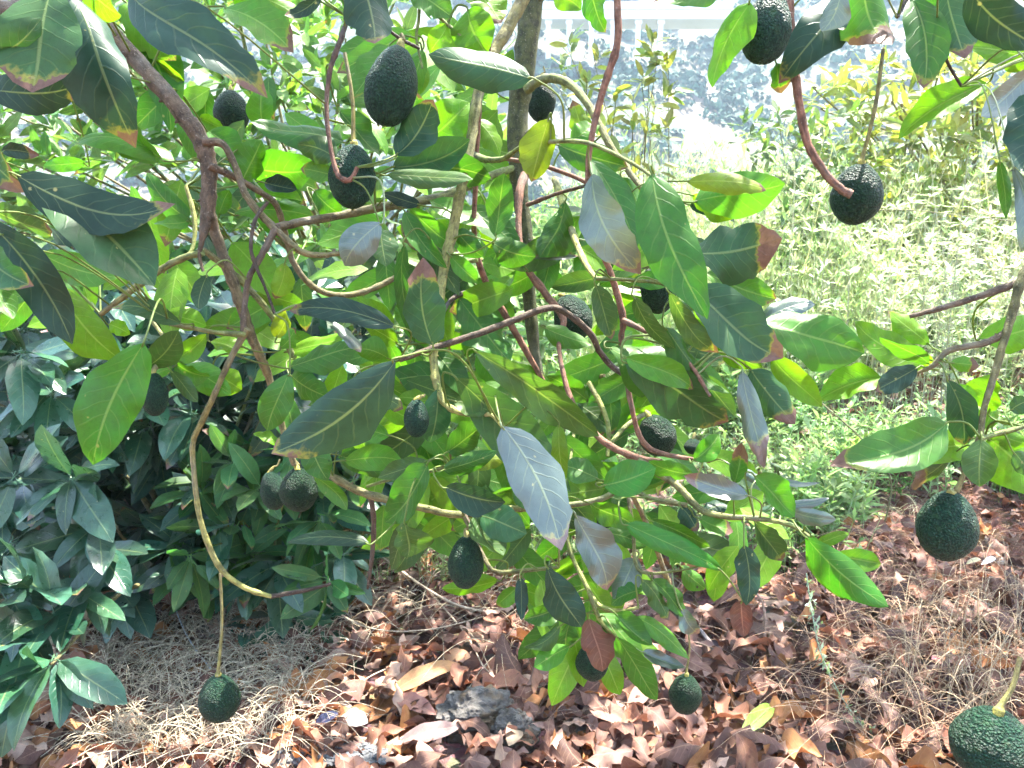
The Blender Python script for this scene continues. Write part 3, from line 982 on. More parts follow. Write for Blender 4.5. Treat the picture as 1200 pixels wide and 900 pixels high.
# tints of the kinds: backlight and shade are put into the bright and dark ones
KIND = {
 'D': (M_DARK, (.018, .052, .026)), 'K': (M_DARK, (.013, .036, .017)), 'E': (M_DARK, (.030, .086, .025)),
 'M': (M_LEAF, (.042, .130, .014)), 'L': (M_LEAF, (.070, .195, .015)), 'B': (M_YELLOW_LIT, (.115, .250, .012)),
 'C': (M_YELLOW_LIT, (.105, .26, .008)), 'Y': (M_YELLOW_LIT, (.15, .225, .018)), 'V': (M_LEAF, (.040, .150, .012)),
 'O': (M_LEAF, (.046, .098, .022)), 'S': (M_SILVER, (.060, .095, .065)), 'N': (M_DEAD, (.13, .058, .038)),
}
def add_leaf(bx, by, tx, ty, w, d, kind, br, nu=14, nv=7):
    mat, col = KIND[kind]
    g = rng.uniform(.82, 1.2)
    col = np.array(col) * g * np.array([rng.uniform(.88, 1.14), 1, rng.uniform(.8, 1.2)])
    lp = math.hypot(tx - bx, ty - by)
    dz = rng.uniform(-.30, .30) * lp * d / FPX
    B = P(bx, by, d); T = P(tx, ty, d + dz)
    ax = T - B
    L = np.linalg.norm(ax); ax = ax / L
    vdir = nrm((B + T) / 2 - CAM)
    roll = rng.uniform(-.75, .75) if kind in 'BLMO' else rng.uniform(-.5, .5)
    n0 = nrm(-vdir - ax * (-vdir @ ax))
    s0 = np.cross(n0, ax)
    nn = n0 * math.cos(roll) + s0 * math.sin(roll)
    if nn[2] < -.1 and rng.random() < .5 : nn = n0 * math.cos(-roll) + s0 * math.sin(-roll)
    Fm = frame_from(ax, nn)
    W = w * d / FPX / max(math.cos(roll), .55)
    V, F, UV = leaf_grid(L, W, nu, nv, fold=rng.uniform(-.10, .65), arch=rng.uniform(-.09, .13), wave=rng.uniform(.03, .11),
                         twist=rng.uniform(-1.15, 1.15), shape=rng.uniform(.40, .56), ragged=(.3 if br > .04 else 0) + (.25 if kind == 'N' else 0), ph=rng.uniform(0, 6), side_bend=rng.uniform(-.09, .09))
    V[:, 2] += rng.uniform(-1.6, 1.1) / max(W, .01) * V[:, 1] ** 2 + rng.normal() * .5 / L * np.maximum(0, V[:, 0] - .6 * L) ** 2
    mb = MB()
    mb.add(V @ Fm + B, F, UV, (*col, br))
    # stalk back to the nearest wood
    q = B - ax * .012
    dist = np.linalg.norm(SAMP[:, :3] - q, axis=1)
    i = int(np.argmin(dist))
    bo = branch_objs[int(SAMP[i, 3])]
    pr = (.0009 + .00035 * (w / 40)) * (d)
    ptint = (.15, .20, .05, 0)
    e = SAMP[i, :3]
    midp = (B - ax * min(.035, dist[i] * .45)) * .6 + e * .4 + np.array([0, 0, .10 * dist[i]])
    tube(mb, spline([[*(B + ax * .004), pr], [*(B - ax * .006), pr], [*midp, pr * 1.05], [*e, pr * 1.3]], 5), 5, ptint, uv0=(.3, .5))
    return mb.build('leaf', mat, bo, B)
n_leaf = 0
for line in LT.strip().splitlines():
    f = line.split()
    add_leaf(*[float(x) for x in f[:6]], f[6], float(f[7])); n_leaf += 1
# more leaves deeper in the same crown, joined: they only show as glimpses
frng = np.random.default_rng(11)
deep = MB()
def deep_leaf(mb, B, ax, nn, L, W, col, br=0, nu=7, nv=5):
    Fm = frame_from(ax, nn)
    V, F, UV = leaf_grid(L, W, nu, nv, fold=frng.uniform(0, .4), arch=frng.uniform(-.04, .1), wave=frng.uniform(.02, .06), twist=frng.uniform(-.6, .6), ph=frng.uniform(0, 6))
    mb.add(V @ Fm + B, F, UV, (*col, br))
cand = [(470, 270), (520, 330), (560, 260), (590, 330), (480, 420), (455, 470), (540, 540), (600, 540), (640, 510), (690, 520), (730, 470), (760, 420), (700, 300), (660, 270), (760, 300),
        (640, 620), (700, 640), (720, 590), (780, 620), (840, 640), (870, 590), (800, 560), (700, 740), (650, 700), (330, 200), (400, 180), (450, 330), (350, 330), (260, 350), (420, 440), (390, 480), (330, 380),
        (180, 250), (150, 300), (200, 200), (110, 330), (60, 320), (300, 120), (230, 100), (540, 120), (500, 40), (440, 420), (460, 520), (580, 430), (620, 560), (560, 570), (500, 590), (470, 560), (720, 350), (760, 500), (780, 440), (820, 420), (820, 300)]
for (cx, cy) in cand:
    for k in range(8 if 420 < cx < 800 else 4):
        px, py = cx + frng.normal() * 26, cy + frng.normal() * 22
        d = frng.uniform(1.18, 1.6)
        ang = frng.uniform(0, 6.28)
        lpx = frng.uniform(70, 120) / d
        B = P(px, py, d); T = P(px + math.cos(ang) * lpx, py + abs(math.sin(ang)) * lpx * .8 + 8, d + frng.uniform(-.03, .03))
        ax = T - B; L = np.linalg.norm(ax)
        kk = frng.choice(['M', 'L', 'L', 'B', 'B', 'O'])
        col = np.array(KIND[kk][1]) * frng.uniform(.8, 1.2)
        nn = nrm(np.array([frng.normal() * .5, -1 + frng.normal() * .3, .5 + frng.normal() * .5]))
        deep_leaf(deep, B, ax, nn, L, L * frng.uniform(.36, .48), col, frng.choice([0, 0, 0, .08]))
# the crown overhead, above the picture: put in unseen, thinned by area to shape the shade, never countable
for k in range(6200):
    yy = frng.uniform(.2, 8.3); xx = frng.uniform(-3.0, 4.2)
    if yy > (4.3 if xx < .4 else 5.1): continue
    if yy < 2.6 and frng.random() < .74: continue
    if -1.6 < xx < .35 and yy > 2.4 and frng.random() < .5: continue
    lo = 1.4 + max(yy, .6) * .30 + .22
    zz = max(lo, 2.5) + frng.random() ** 1.5 * 1.5
    B = np.array([xx, yy, zz])
    az = frng.uniform(0, 6.28)
    ax = np.array([math.cos(az), math.sin(az), -frng.uniform(.1, .9)])
    L = frng.uniform(.14, .22)
    nn = nrm(np.array([frng.normal() * .5, frng.normal() * .5, 1]))
    deep_leaf(deep, B, ax, nn, L, L * .46, np.array(KIND['M'][1]) * frng.uniform(.8, 1.2), 0, 4, 3)
tag(deep.build('foliage', M_LEAF, tree, (0, 1.5, 2.0)), kind='stuff')

# ------------------------------------------------------------------ avocados
def avocado_mesh(seed, bump=.016):
    nu_, nv_ = 72, 52
    vs_, fs_ = [], []
    for i in range(nv_ + 1):
        t = i / nv_
        a = math.pi * t
        z = math.cos(a)                                     # 1 = stem end
        r = math.sin(a)
        r *= (1 - .20 * max(0, z) ** 1.0 * (1 - .2 * z))     # narrower neck
        for j in range(nu_):
            ph = 2 * math.pi * j / nu_
            vs_.append((r * math.cos(ph) * .78, r * math.sin(ph) * .78, z))
    V = np.array(vs_)
    for k in range(len(V)):
        p = Vector(V[k]) * 6.5 + Vector((seed * 7.7, seed, 0))
        dsp = mnoise.voronoi(p)[0][0]
        lo = mnoise.noise(Vector(V[k]) * 1.6 + Vector((seed, 3, 1)))
        V[k] *= 1 + bump * (.55 - dsp) * 1.6 + .035 * lo
    F = []
    for i in range(nv_):
        for j in range(nu_):
            F.append((i * nu_ + j, (i + 1) * nu_ + j, (i + 1) * nu_ + (j + 1) % nu_, i * nu_ + (j + 1) % nu_))
    mb = MB(); mb.add(V, np.array(F))
    return mb.mesh('avocado', M_AVO)
AVM = [avocado_mesh(s) for s in range(3)]
AVO = [  # x, y, w, h, depth, tilt (deg, clockwise in the picture), stalk top x, y, label
 (413, 207, 54, 73, 1.0, 4, 404, 62, 'dark green avocado hanging behind a curled reddish stem at upper left centre'),
 (459, 101, 60, 94, .98, 14, 470, 40, 'pear shaped blackish avocado under the drooping grey leaf at the top'),
 (271, 131, 40, 49, 1.35, 0, 272, 92, 'round avocado below the ragged tip of the big blue green leaf'),
 (634, 117, 34, 50, 1.45, 0, 637, 78, 'avocado half hidden behind the thick upright stem'),
 (898, 34, 56, 80, .93, 6, 900, -20, 'nearly black avocado at top right beside a bright yellow green leaf'),
 (1004, 228, 57, 71, 1.05, 0, 1035, 58, 'avocado alone on a long olive stalk with a red stem end pressed on it'),
 (1110, 616, 65, 87, .97, -6, 1123, 572, 'bluish avocado at the end of the right hand bough over pink litter'),
 (1163, 872, 88, 86, .80, 0, 1196, 770, 'largest avocado, cut off by the bottom right corner of the view'),
 (803, 813, 37, 50, 1.32, 0, 806, 728, 'small rough avocado low over the litter below the leafy central spray'),
 (257, 818, 46, 56, 1.14, 0, 258, 672, 'low avocado on the long yellow green drooping stem over dry grass'),
 (350, 574, 43, 53, 1.16, 0, 346, 540, 'front avocado of the touching pair'),
 (320, 575, 29, 48, 1.22, -6, 328, 538, 'rear avocado of the touching pair, half covered by its twin'),
 (546, 659, 41, 63, 1.0, 3, 543, 606, 'avocado with pale speckled highlights above a bright green leaf'),
 (770, 510, 43, 52, 1.16, -24, 757, 482, 'avocado in the crook of the two reddish stems right of centre'),
 (671, 372, 44, 56, 1.32, -24, 655, 345, 'avocado tilted behind the cut reddish stem in the middle'),
 (772, 336, 42, 63, 1.24, 0, 764, 302, 'avocado in shade behind the long folded bright leaf'),
 (488, 490, 29, 46, 1.0, 0, 498, 462, 'avocado peeping out behind a leaf at the foot of the pale stem'),
 (181, 462, 30, 52, .95, 0, 182, 428, 'avocado partly covered by the large vivid leaf at left'),
 (713, 614, 30, 32, 1.2, 0, 712, 596, 'small avocado deep among the leaves of the central spray'),
 (694, 775, 38, 48, 1.2, 0, 697, 745, 'avocado hidden behind the hanging brown dead leaf'),
 (812, 523, 20, 19, 1.35, 0, 814, 508, 'smallest avocado, a far green knob right of the reddish stems'),
]
for i, (x, y, w, h, d, tilt, sx, sy, lab) in enumerate(AVO):
    c = P(x, y, d)
    o = bpy.data.objects.new('avocado', AVM[i % 3])
    COL.objects.link(o)
    o.location = c
    rz = rng.uniform(0, 6.28)
    # stem end leans by the tilt in the picture plane, the rest of the turn is about its own axis
    import mathutils
    rot = mathutils.Matrix.Rotation(R(tilt), 3, 'Y') @ mathutils.Matrix.Rotation(R(rng.uniform(-8, 14)), 3, 'X') @ mathutils.Matrix.Rotation(rz, 3, 'Z')
    o.rotation_euler = rot.to_euler()
    sw, sh = w * d / FPX / 2 / .76, h * d / FPX / 2
    o.scale = (sw, sw, sh)
    tag(o, lab, 'avocado', 'avocados hanging in the tree')
    top = c + np.array(rot @ Vector((0, 0, sh * .97)))
    mb = MB()
    e = P(sx, sy, d - .01 if i == 5 else d)
    r0 = min(.0027, max(.0015, .0024 * w / 50))
    ax = nrm(e - top)
    pts = [[*(top - ax * .003), r0 * 2.0], [*(top + ax * .004), r0 * 2.1], [*(top + ax * .010), r0 * 1.15], [*(top * .5 + e * .5 + np.array([.004, 0, 0])), r0], [*e, r0]]
    s = spline(pts, 5)
    tint = np.repeat(np.linspace(0, 1, len(s))[:, None] ** .7 * (np.array(OL) - np.array((.30, .27, .05, 0))) + np.array((.30, .27, .05, 0)), 7, axis=0)
    tube(mb, s, 7, tint, knob=.03)
    st = mb.build('stalk', M_BARK)
    st.parent = o
    bpy.context.view_layer.update()
    st.matrix_parent_inverse = o.matrix_world.inverted()

# ------------------------------------------------------------------ trees and bushes behind
def leafy_tree(name, label, cat, base, clusters, Lr, col, mat, nparts, seed, wr=.34, per=(6, 9), droop=.5, stem_r=.02, nu=8, spread=(.55, 1.25), bprob=.14):
    """trunk, branches to each leaf whorl, the nearest leaves one by one and the rest joined"""
    r = np.random.default_rng(seed)
    base = np.asarray(base, float)
    root = empty(name, base, label, cat)
    leaves = []
    tb = MB()
    top = np.mean(np.array([c for c, _ in clusters]), axis=0)
    fork = base * .55 + top * .45
    tube(tb, spline([[*base - np.array([0, 0, .03]), stem_r * 1.6], [*(base * .75 + fork * .25 + np.array([.02, 0, 0])), stem_r * 1.3], [*fork, stem_r]], 6), 8, BK, knob=.06)
    tb.build('trunk', M_BARK, root, base)
    bb = MB()
    for c, dr in clusters:
        c = np.asarray(c, float); dr = nrm(dr)
        b0 = base + (fork - base) * r.uniform(.45, 1)
        midp = (b0 + c) / 2 + r.normal(size=3) * .04 * np.linalg.norm(c - b0)
        if r.random() < bprob:
            tube(bb, spline([[*b0, stem_r * .45], [*midp, stem_r * .3], [*(c - dr * .04), stem_r * .2], [*c, stem_r * .15]], 4), 5, OL if r.random() < .6 else GR)
        nl = r.integers(*per)
        u1 = nrm(np.cross(dr, [0.3, .2, 1])); u2 = np.cross(dr, u1)
        ph0 = r.uniform(0, 6.28)
        for k in range(nl):
            ph = ph0 + k * 2.4 + r.normal() * .25
            th = r.uniform(*spread)
            a = dr * math.cos(th) + (u1 * math.cos(ph) + u2 * math.sin(ph)) * math.sin(th)
            a = nrm(a + np.array([0, 0, -droop * r.uniform(.5, 1.3)]))
            L = r.uniform(*Lr) * r.uniform(.8, 1.1)
            nn = nrm(np.array([0, -.35, 1.0]) + r.normal(size=3) * .45)
            if abs(nn @ a) > .93: nn = nrm(np.array([0, -1, .3]) + r.normal(size=3) * .3)
            g = r.uniform(.6, 1.4)
            cc = np.array(col) * g * np.array([r.uniform(.8, 1.3), 1, r.uniform(.75, 1.25)])
            leaves.append((c + a * .012 + dr * r.uniform(-.05, .03), a, nn, L, L * r.uniform(wr * .85, wr * 1.2), cc, .10 if r.random() < .12 else 0))
    if bb.n: bb.build('branch', M_BARK, root, base)
    leaves.sort(key=lambda l: np.linalg.norm(l[0] - CAM))
    rest = MB(); k = 0
    def geo(mb, l, nu_, nv_):
        B, a, nn, L, W, cc, br = l
        Fm = frame_from(a, nn)
        V, F, UV = leaf_grid(L, W, nu_, nv_, fold=r.uniform(.05, .5), arch=r.uniform(-.02, .12), wave=r.uniform(.02, .07), twist=r.uniform(-.5, .5), shape=r.uniform(.4, .52), ph=r.uniform(0, 6))
        mb.add(V @ Fm + B, F, UV, (*cc, br))
        pr = max(.0009, L * .009)
        tube(mb, [[*(B + a * .003), pr], [*(B - a * L * .16), pr]], 4, (*(cc * 1.8 + .03), 0), uv0=(0, .5), cap=False)
    for l in leaves:
        x, y, dd = proj(l[0] + l[1] * l[3] * .5)
        if k < nparts and -15 < x < 1215 and -15 < y < 915:
            mb = MB(); geo(mb, l, nu, 5); mb.build('leaf', mat, root, l[0]); k += 1
        else:
            geo(rest, l, 5, 3)
    if rest.n: tag(rest.build('foliage', mat, root, base), kind='stuff')
    return root
srng = np.random.default_rng(5)
# left: dark evergreen avocado, shaded
cl = []
def bottom_edge(px):
    return np.interp(px, [-60, 0, 60, 120, 200, 300, 400, 440, 500], [850, 800, 730, 660, 700, 740, 700, 640, 560])
for k in range(330):
    px = srng.uniform(-70, 470); py = srng.uniform(250, 780)
    if py > bottom_edge(px) - 40 or py < 310 or (px > 380 and py < 420): continue
    d = srng.uniform(2.4, 3.25)
    cl.append((P(px, py, d), nrm(np.array([srng.normal() * .5, -.8 + srng.normal() * .3, .35 + srng.normal() * .35]))))
for (px, py, d) in ((25, 415, 2.1), (85, 560, 2.1), (118, 615, 2.12), (40, 690, 1.95), (25, 790, 1.85), (60, 775, 1.8), (110, 640, 2.2), (250, 560, 2.2), (255, 620, 2.1), (175, 500, 2.25), (145, 690, 2.3), (165, 650, 2.3),
                    (10, 700, 1.9), (70, 720, 1.95), (100, 690, 2.05), (15, 740, 1.85), (330, 660, 2.15), (400, 650, 2.2), (300, 740, 2.35), (340, 720, 2.35), (380, 730, 2.4), (60, 460, 2.2), (130, 420, 2.3), (20, 560, 2.1), (10, 640, 2.05)):
    if px > 140: d += .25
    cl.append((P(px, py, d), nrm(np.array([srng.normal() * .4, -.9, .2 + srng.normal() * .3]))))
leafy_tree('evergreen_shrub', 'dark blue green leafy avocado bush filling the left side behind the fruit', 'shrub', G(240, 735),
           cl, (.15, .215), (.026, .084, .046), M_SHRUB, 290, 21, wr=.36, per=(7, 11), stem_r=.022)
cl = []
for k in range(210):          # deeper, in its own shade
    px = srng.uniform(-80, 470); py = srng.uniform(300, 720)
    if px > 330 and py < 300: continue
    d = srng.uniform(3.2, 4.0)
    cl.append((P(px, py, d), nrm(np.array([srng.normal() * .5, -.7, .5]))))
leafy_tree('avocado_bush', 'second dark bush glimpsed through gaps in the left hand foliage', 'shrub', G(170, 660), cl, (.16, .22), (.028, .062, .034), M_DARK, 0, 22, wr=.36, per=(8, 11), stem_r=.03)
cl = []
for k in range(34):  # leaf clusters of the bush lit bright; that light is in their tint
    px = srng.uniform(215, 430); py = srng.uniform(500, 700)
    cl.append((P(px, py, srng.uniform(2.3, 2.65)), nrm(np.array([srng.normal() * .5, -.8, .4 + srng.normal() * .3]))))
leafy_tree('lit_bush_leaves', 'dark bush leaves lit bright, the light put into their green, below the fruit pair', 'shrub', G(330, 745), cl, (.12, .17), (.055, .155, .05), M_FAR, 250, 28, wr=.36, per=(6, 9), stem_r=.010, bprob=.5)
# pale sunlit tree at the upper left, standing further back
cl = []
for k in range(520):
    px = srng.uniform(-60, 600); py = srng.uniform(-80, 420)
    if px > 500 and py < 60: continue
    d = srng.uniform(3.7, 5.2)
    cl.append((P(px, py, d), nrm(np.array([srng.normal() * .5, -.4 + srng.normal() * .4, .8]))))
leafy_tree('sunlit_tree', 'pale sunlit avocado tree further back behind the upper left branches', 'tree', G(420, 470) + np.array([0, 1, 0]), cl, (.13, .19), (.125, .24, .075), M_FAR, 290, 23, wr=.32, per=(6, 10), stem_r=.035, droop=.35)
# low bright bush in the middle
cl = []
for k in range(100):
    px = srng.uniform(420, 680); py = srng.uniform(380, 670)
    d = srng.uniform(3.3, 4.2)
    cl.append((P(px, py, d), nrm(np.array([srng.normal() * .5, -.5, .6]))))
leafy_tree('green_bush', 'bright narrow leaved bush low in the middle behind the dark fruit', 'shrub', G(520, 690), cl, (.10, .17), (.12, .21, .08), M_FAR, 160, 24, wr=.22, per=(7, 11), stem_r=.012, droop=.55)
# young sapling against the hill
cl = []
for (px, py) in ((775, 45), (765, 70), (758, 95), (780, 85), (745, 120), (768, 120), (790, 105), (735, 150), (755, 160), (778, 150), (720, 120), (700, 70), (690, 95), (705, 145), (725, 185), (745, 205), (770, 190), (690, 125), (675, 165), (700, 195), (660, 80), (655, 110), (670, 60), (725, 230), (690, 240), (760, 235)):
    cl.append((P(px + srng.normal() * 4, py + srng.normal() * 4, 4.0 + srng.normal() * .12), nrm(np.array([srng.normal() * .5, -.3, .9]))))
leafy_tree('young_sapling', 'pale yellowish sapling standing against the hazy hill', 'tree', G(740, 420), cl, (.085, .13), (.24, .28, .12), M_FAR, 240, 25, wr=.30, bprob=.8, per=(7, 11), stem_r=.010, droop=.35)
# yellowish tree at the right
cl = []
for k in range(400):
    px = srng.uniform(950, 1300); py = srng.uniform(62 + max(0, (1040 - px)) * .5, 300)
    d = srng.uniform(6.4, 7.6)
    cl.append((P(px, py, d), nrm(np.array([srng.normal() * .6, -.4, .7]))))
leafy_tree('yellowish_tree', 'sunlit yellow green tree beyond the weeds at upper right', 'tree', G(1120, 300), cl, (.15, .22), (.23, .27, .09), M_FAR, 280, 26, wr=.28, per=(6, 9), stem_r=.04, droop=.45)
cl = []
for k in range(90):
    px = srng.uniform(860, 1010); py = srng.uniform(130, 310)
    cl.append((P(px, py, srng.uniform(5.6, 6.4)), nrm(np.array([srng.normal() * .6, -.4, .7]))))
leafy_tree('pale_shrub', 'pale green shrub left of the yellowish tree behind the weeds', 'shrub', G(935, 330), cl, (.10, .16), (.10, .155, .07), M_FAR, 120, 27, wr=.28, per=(6, 9), stem_r=.015, droop=.4)

# ------------------------------------------------------------------ weeds (nobody could count them)
wr_ = np.random.default_rng(31)
def weed_plant(mb, x, y, hgt, col, leafn, lw=.22, bend=.25, white=False):
    z = float(height(x, y))
    az = wr_.uniform(0, 6.28); b = wr_.uniform(0, bend) * hgt
    p0 = np.array([x, y, z - .01]); p3 = np.array([x + math.cos(az) * b, y + math.sin(az) * b, z + hgt])
    p1 = p0 * .6 + p3 * .4 + np.array([0, 0, hgt * .12])
    k_ = 1.3 if white else 1
    s = spline([[*p0, .0022 * k_], [*p1, .0018 * k_], [*p3, .0008 * k_]], 3)
    sc = (.58, .56, .44, 0) if white else (*(np.array(col) * 1.3 + .03), 0)
    tube(mb, s, 3, sc, cap=False)
    for k in range(leafn):
        t = wr_.uniform(.12, 1)
        q = s[min(len(s) - 1, int(t * (len(s) - 1)))][:3]
        a = wr_.uniform(0, 6.28); el = wr_.uniform(-.2, .9)
        ax = np.array([math.cos(a) * math.cos(el), math.sin(a) * math.cos(el), math.sin(el)])
        L = wr_.uniform(.03, .075) * (1 if not white else .85)
        sd = nrm(np.cross(ax, [0.1, .2, 1])) * L * lw * .5
        m_ = q + ax * L * .5 + np.array([0, 0, L * .06])
        c = np.array(col) * wr_.uniform(.6, 1.4) if not white else np.array((.54, .62, .44)) * wr_.uniform(.7, 1.1)
        mb.add(np.array([q, m_ - sd, q + ax * L, m_ + sd]), np.array([(0, 1, 2, 3)]), np.array([(0, 0.5), (.5, 1), (1, .5), (.5, -1)]), (*c, 0))
def proto_plants(n, fn):
    out = []
    for k in range(n):
        mb = MB(); fn(mb)
        V = np.concatenate(mb.v); V[:, 2] -= float(height(0, 0))
        Q = np.concatenate(mb.f)
        out.append((V, Q, np.concatenate(mb.uv), np.concatenate(mb.t)))
    return out
def put(mb, pr, x, y, sc, g):
    V, Q, uv, t = pr
    a = wr_.uniform(0, 6.28); c, s_ = math.cos(a) * sc, math.sin(a) * sc
    W = np.stack([V[:, 0] * c - V[:, 1] * s_ + x, V[:, 0] * s_ + V[:, 1] * c + y, V[:, 2] * sc + float(height(x, y))], -1)
    mb.add(W, Q, uv, t * np.array([g, g, g * wr_.uniform(.8, 1.2), 1]))
low = proto_plants(40, lambda mb: [weed_plant(mb, wr_.normal() * .03, wr_.normal() * .03, wr_.uniform(.10, .36), [(.19, .32, .12), (.28, .37, .19), (.22, .33, .09), (.10, .21, .055)][int(wr_.choice(4, p=[.35, .3, .2, .15]))], int(wr_.integers(9, 24)), wr_.uniform(.14, .42), .6) for _ in range(3)])
white = proto_plants(24, lambda mb: [weed_plant(mb, wr_.normal() * .04, wr_.normal() * .04, wr_.uniform(.5, 1.0), (.2, .22, .12), int(wr_.integers(20, 60)), wr_.uniform(.12, .35), .7, white=True) for _ in range(2)])
weeds = MB()
def patchy(x, y): return math.sin(x * 2.3 + y * 1.1) + math.sin(y * 2.9 - x * 1.7 + 1)
for k in range(7600):
    y = 2.7 + 9.9 * wr_.random() ** 1.15
    x = wr_.uniform(-.30 * y, .85 * y + .2)
    sx, sy, sd = proj((x, y, height(x, y)))
    if y < 4.0 and wr_.random() < .4: continue
    if sy > 590 and (sx > 1010 or sx < 560 or sy > 680 or wr_.random() < .45): continue
    if sx > 1010 and 300 < sy < 470 and patchy(x, y) < .5 and wr_.random() < .85: continue
    if patchy(x, y) < -1.2: continue
    put(weeds, low[int(wr_.integers(40))], x, y, wr_.uniform(.55, 1.35) * (1 + .05 * max(0, y - 4)) * (1.25 if y > 6.5 else 1) * (1 + .25 * patchy(x * .8, y)), wr_.uniform(.75, 1.3))
tag(weeds.build('weeds', M_WEED), 'low sunlit green weeds carpeting the rising ground at right', kind='stuff')
tall = MB()
for k in range(1150):
    y = wr_.uniform(4.8, 10.5)
    x = wr_.uniform(.12 * y, .52 * y) if k < 300 else wr_.uniform(.3 * y, .8 * y)
    put(tall, white[int(wr_.integers(24))], x, y, wr_.uniform(.6, 1.85), wr_.uniform(.75, 1.3))
def feather(mb):
    for q in range(9):
        x, y = wr_.normal() * .09, wr_.normal() * .09
        az = wr_.uniform(0, 6.28); h_ = wr_.uniform(.5, 1.15); b = wr_.uniform(.1, .45) * h_
        p0 = np.array([x, y, float(height(0, 0))]); dz = np.array([math.cos(az), math.sin(az), 0])
        c_ = np.array([(.36, .44, .20), (.48, .50, .32), (.26, .38, .14)][int(wr_.integers(3))])
        s_ = spline([[*p0, .0022], [*(p0 + dz * b * .25 + np.array([0, 0, h_ * .6])), .0017], [*(p0 + dz * b + np.array([0, 0, h_])), .001]], 3)
        tube(mb, s_, 3, (*c_, 0), cap=False)
        for k in range(16):
            i_ = int(wr_.integers(len(s_) // 2, len(s_))); q_ = s_[i_][:3]
            ax = nrm(np.array([wr_.normal() * .5, wr_.normal() * .5, .9])); L = wr_.uniform(.02, .07)
            sd = nrm(np.cross(ax, [.3, .2, .1])) * L * .07
            mb.add(np.array([q_, q_ + ax * L * .5 - sd, q_ + ax * L, q_ + ax * L * .5 + sd]), np.array([(0, 1, 2, 3)]), np.full((4, 2), .5), (*(c_ * wr_.uniform(.8, 1.3)), 0))
fea = proto_plants(18, feather)
for k in range(620):
    y = wr_.uniform(4.6, 10.8)
    x = wr_.uniform(.10 * y, .78 * y)
    if x > .48 * y and y < 6.5: continue
    put(tall, fea[int(wr_.integers(18))], x, y, wr_.uniform(.6, 1.5), wr_.uniform(.8, 1.25))
tag(tall.build('tall_grass', M_WEED), 'tall whitish seeding grass stalks glowing in the sun', kind='stuff')
bl = MB()
for k in range(150):
    y = wr_.uniform(4.0, 8); x = wr_.uniform(0, .75 * y); z = float(height(x, y)) + wr_.uniform(.08, .3)
    for j in range(5):
        a = j * 1.2566; r = .011
        q = np.array([x, y, z]); ax = np.array([math.cos(a), math.sin(a), .4])
        sd = np.array([-math.sin(a), math.cos(a), 0]) * r * .4
        bl.add(np.array([q, q + ax * r * .6 - sd, q + ax * r * 1.2, q + ax * r * .6 + sd]), np.array([(0, 1, 2, 3)]), np.full((4, 2), .5), (.55, .42, .03, 0))
    tube(bl, [[x, y, z - .1, .001], [x, y, z, .001]], 3, (.12, .2, .06, 0), cap=False)
tag(bl.build('yellow_blossoms', M_FAR), 'tiny yellow blossoms speckling the sunlit weeds', kind='stuff')

# ------------------------------------------------------------------ dead leaves on the ground
lr = np.random.default_rng(41)
DEADC = [((.15, .076, .056), 'dull purplish brown'), ((.27, .125, .078), 'reddish tan'), ((.085, .043, .032), 'dark brown'), ((.40, .26, .19), 'pale pinkish'), ((.31, .14, .055), 'orange brown'), ((.21, .125, .10), 'greyish mauve')]
protos = []
for ci, (c, nm) in enumerate(DEADC):
    for k in range(6):
        L = lr.uniform(.10, .165); W = L * lr.uniform(.30, .47)
        V, F, UV = leaf_grid(L, W, 12, 6 if k % 2 else 5, fold=lr.uniform(-.6, 1.0), arch=lr.uniform(-.10, .28), wave=lr.uniform(.12, .32), twist=lr.uniform(-1.8, 1.8), ragged=.07, ph=lr.uniform(0, 6), side_bend=lr.uniform(-.09, .09))
        V[:, 0] -= L / 2
        V[:, 1] *= lr.uniform(.7, 1.1)
        # dry leaves roll across the midrib
        rl = lr.uniform(0, 2.3) / W
        V[:, 2] += rl * V[:, 1] ** 2 * lr.choice([1, 1, -1])
        V[:, 2] -= V[:, 2].min()
        protos.append((V, F, UV, ci))
PMESH = []
for V, F, UV, ci in protos:
    mb = MB(); mb.add(V, F, UV, (*DEADC[ci][0], 0)); PMESH.append(mb.mesh('fallen_leaf', M_DEAD))
SHAPES = ('curled', 'twisted', 'cupped', 'rolled', 'wavy', 'folded')
LAND = [(560, 850, 'beside the grey rock'), (640, 870, 'right of the small rock'), (470, 860, 'left of the grey rock'), (380, 885, 'by the grey gravel'), (257, 840, 'under the lowest left avocado'),
        (150, 880, 'in the bottom left corner'), (80, 760, 'under the dark bush'), (300, 760, 'at the front of the dark bush'), (420, 790, 'on the pale left slope'), (560, 760, 'under the pale dry stem'),
        (650, 790, 'below the hanging brown leaf'), (690, 885, 'at the bottom middle edge'), (803, 850, 'under the small rough avocado'), (880, 860, 'beside the fresh green fallen leaf'), (850, 770, 'by the broken grey branch'),
        (900, 720, 'around the standing dead stem'), (960, 780, 'beside the silvery weed'), (1030, 880, 'at the foot of the silvery weed'), (1040, 780, 'among the straw at right'), (1110, 700, 'below the bluish avocado'),
        (1160, 780, 'above the largest avocado'), (1000, 690, 'under the long folded green leaf'), (1090, 860, 'left of the largest avocado'), (740, 720, 'under the leafy spray')]
spots = []
for k in range(9000):
    y = 1.35 + 5.6 * lr.random() ** 1.25
    x = lr.uniform(-.80 * y - .15, .80 * y + .15)
    sx, sy, sd = proj((x, y, float(height(x, y))))
    if y > 3.3 and x > -.2 and lr.random() < (.8 if sx < 980 else .3): continue
    if sx > 960 and sy < 720 and lr.random() < .3: continue
    lay = lr.random()
    spots.append((x, y, lay, sx, sy, sd))
spots = np.array(spots)
inside = (spots[:, 3] > 5) & (spots[:, 3] < 1195) & (spots[:, 4] > 600) & (spots[:, 4] < 905)
score = np.where(inside, spots[:, 2] * 1.6 + 2.2 / spots[:, 5], -1)
order = np.argsort(-score)
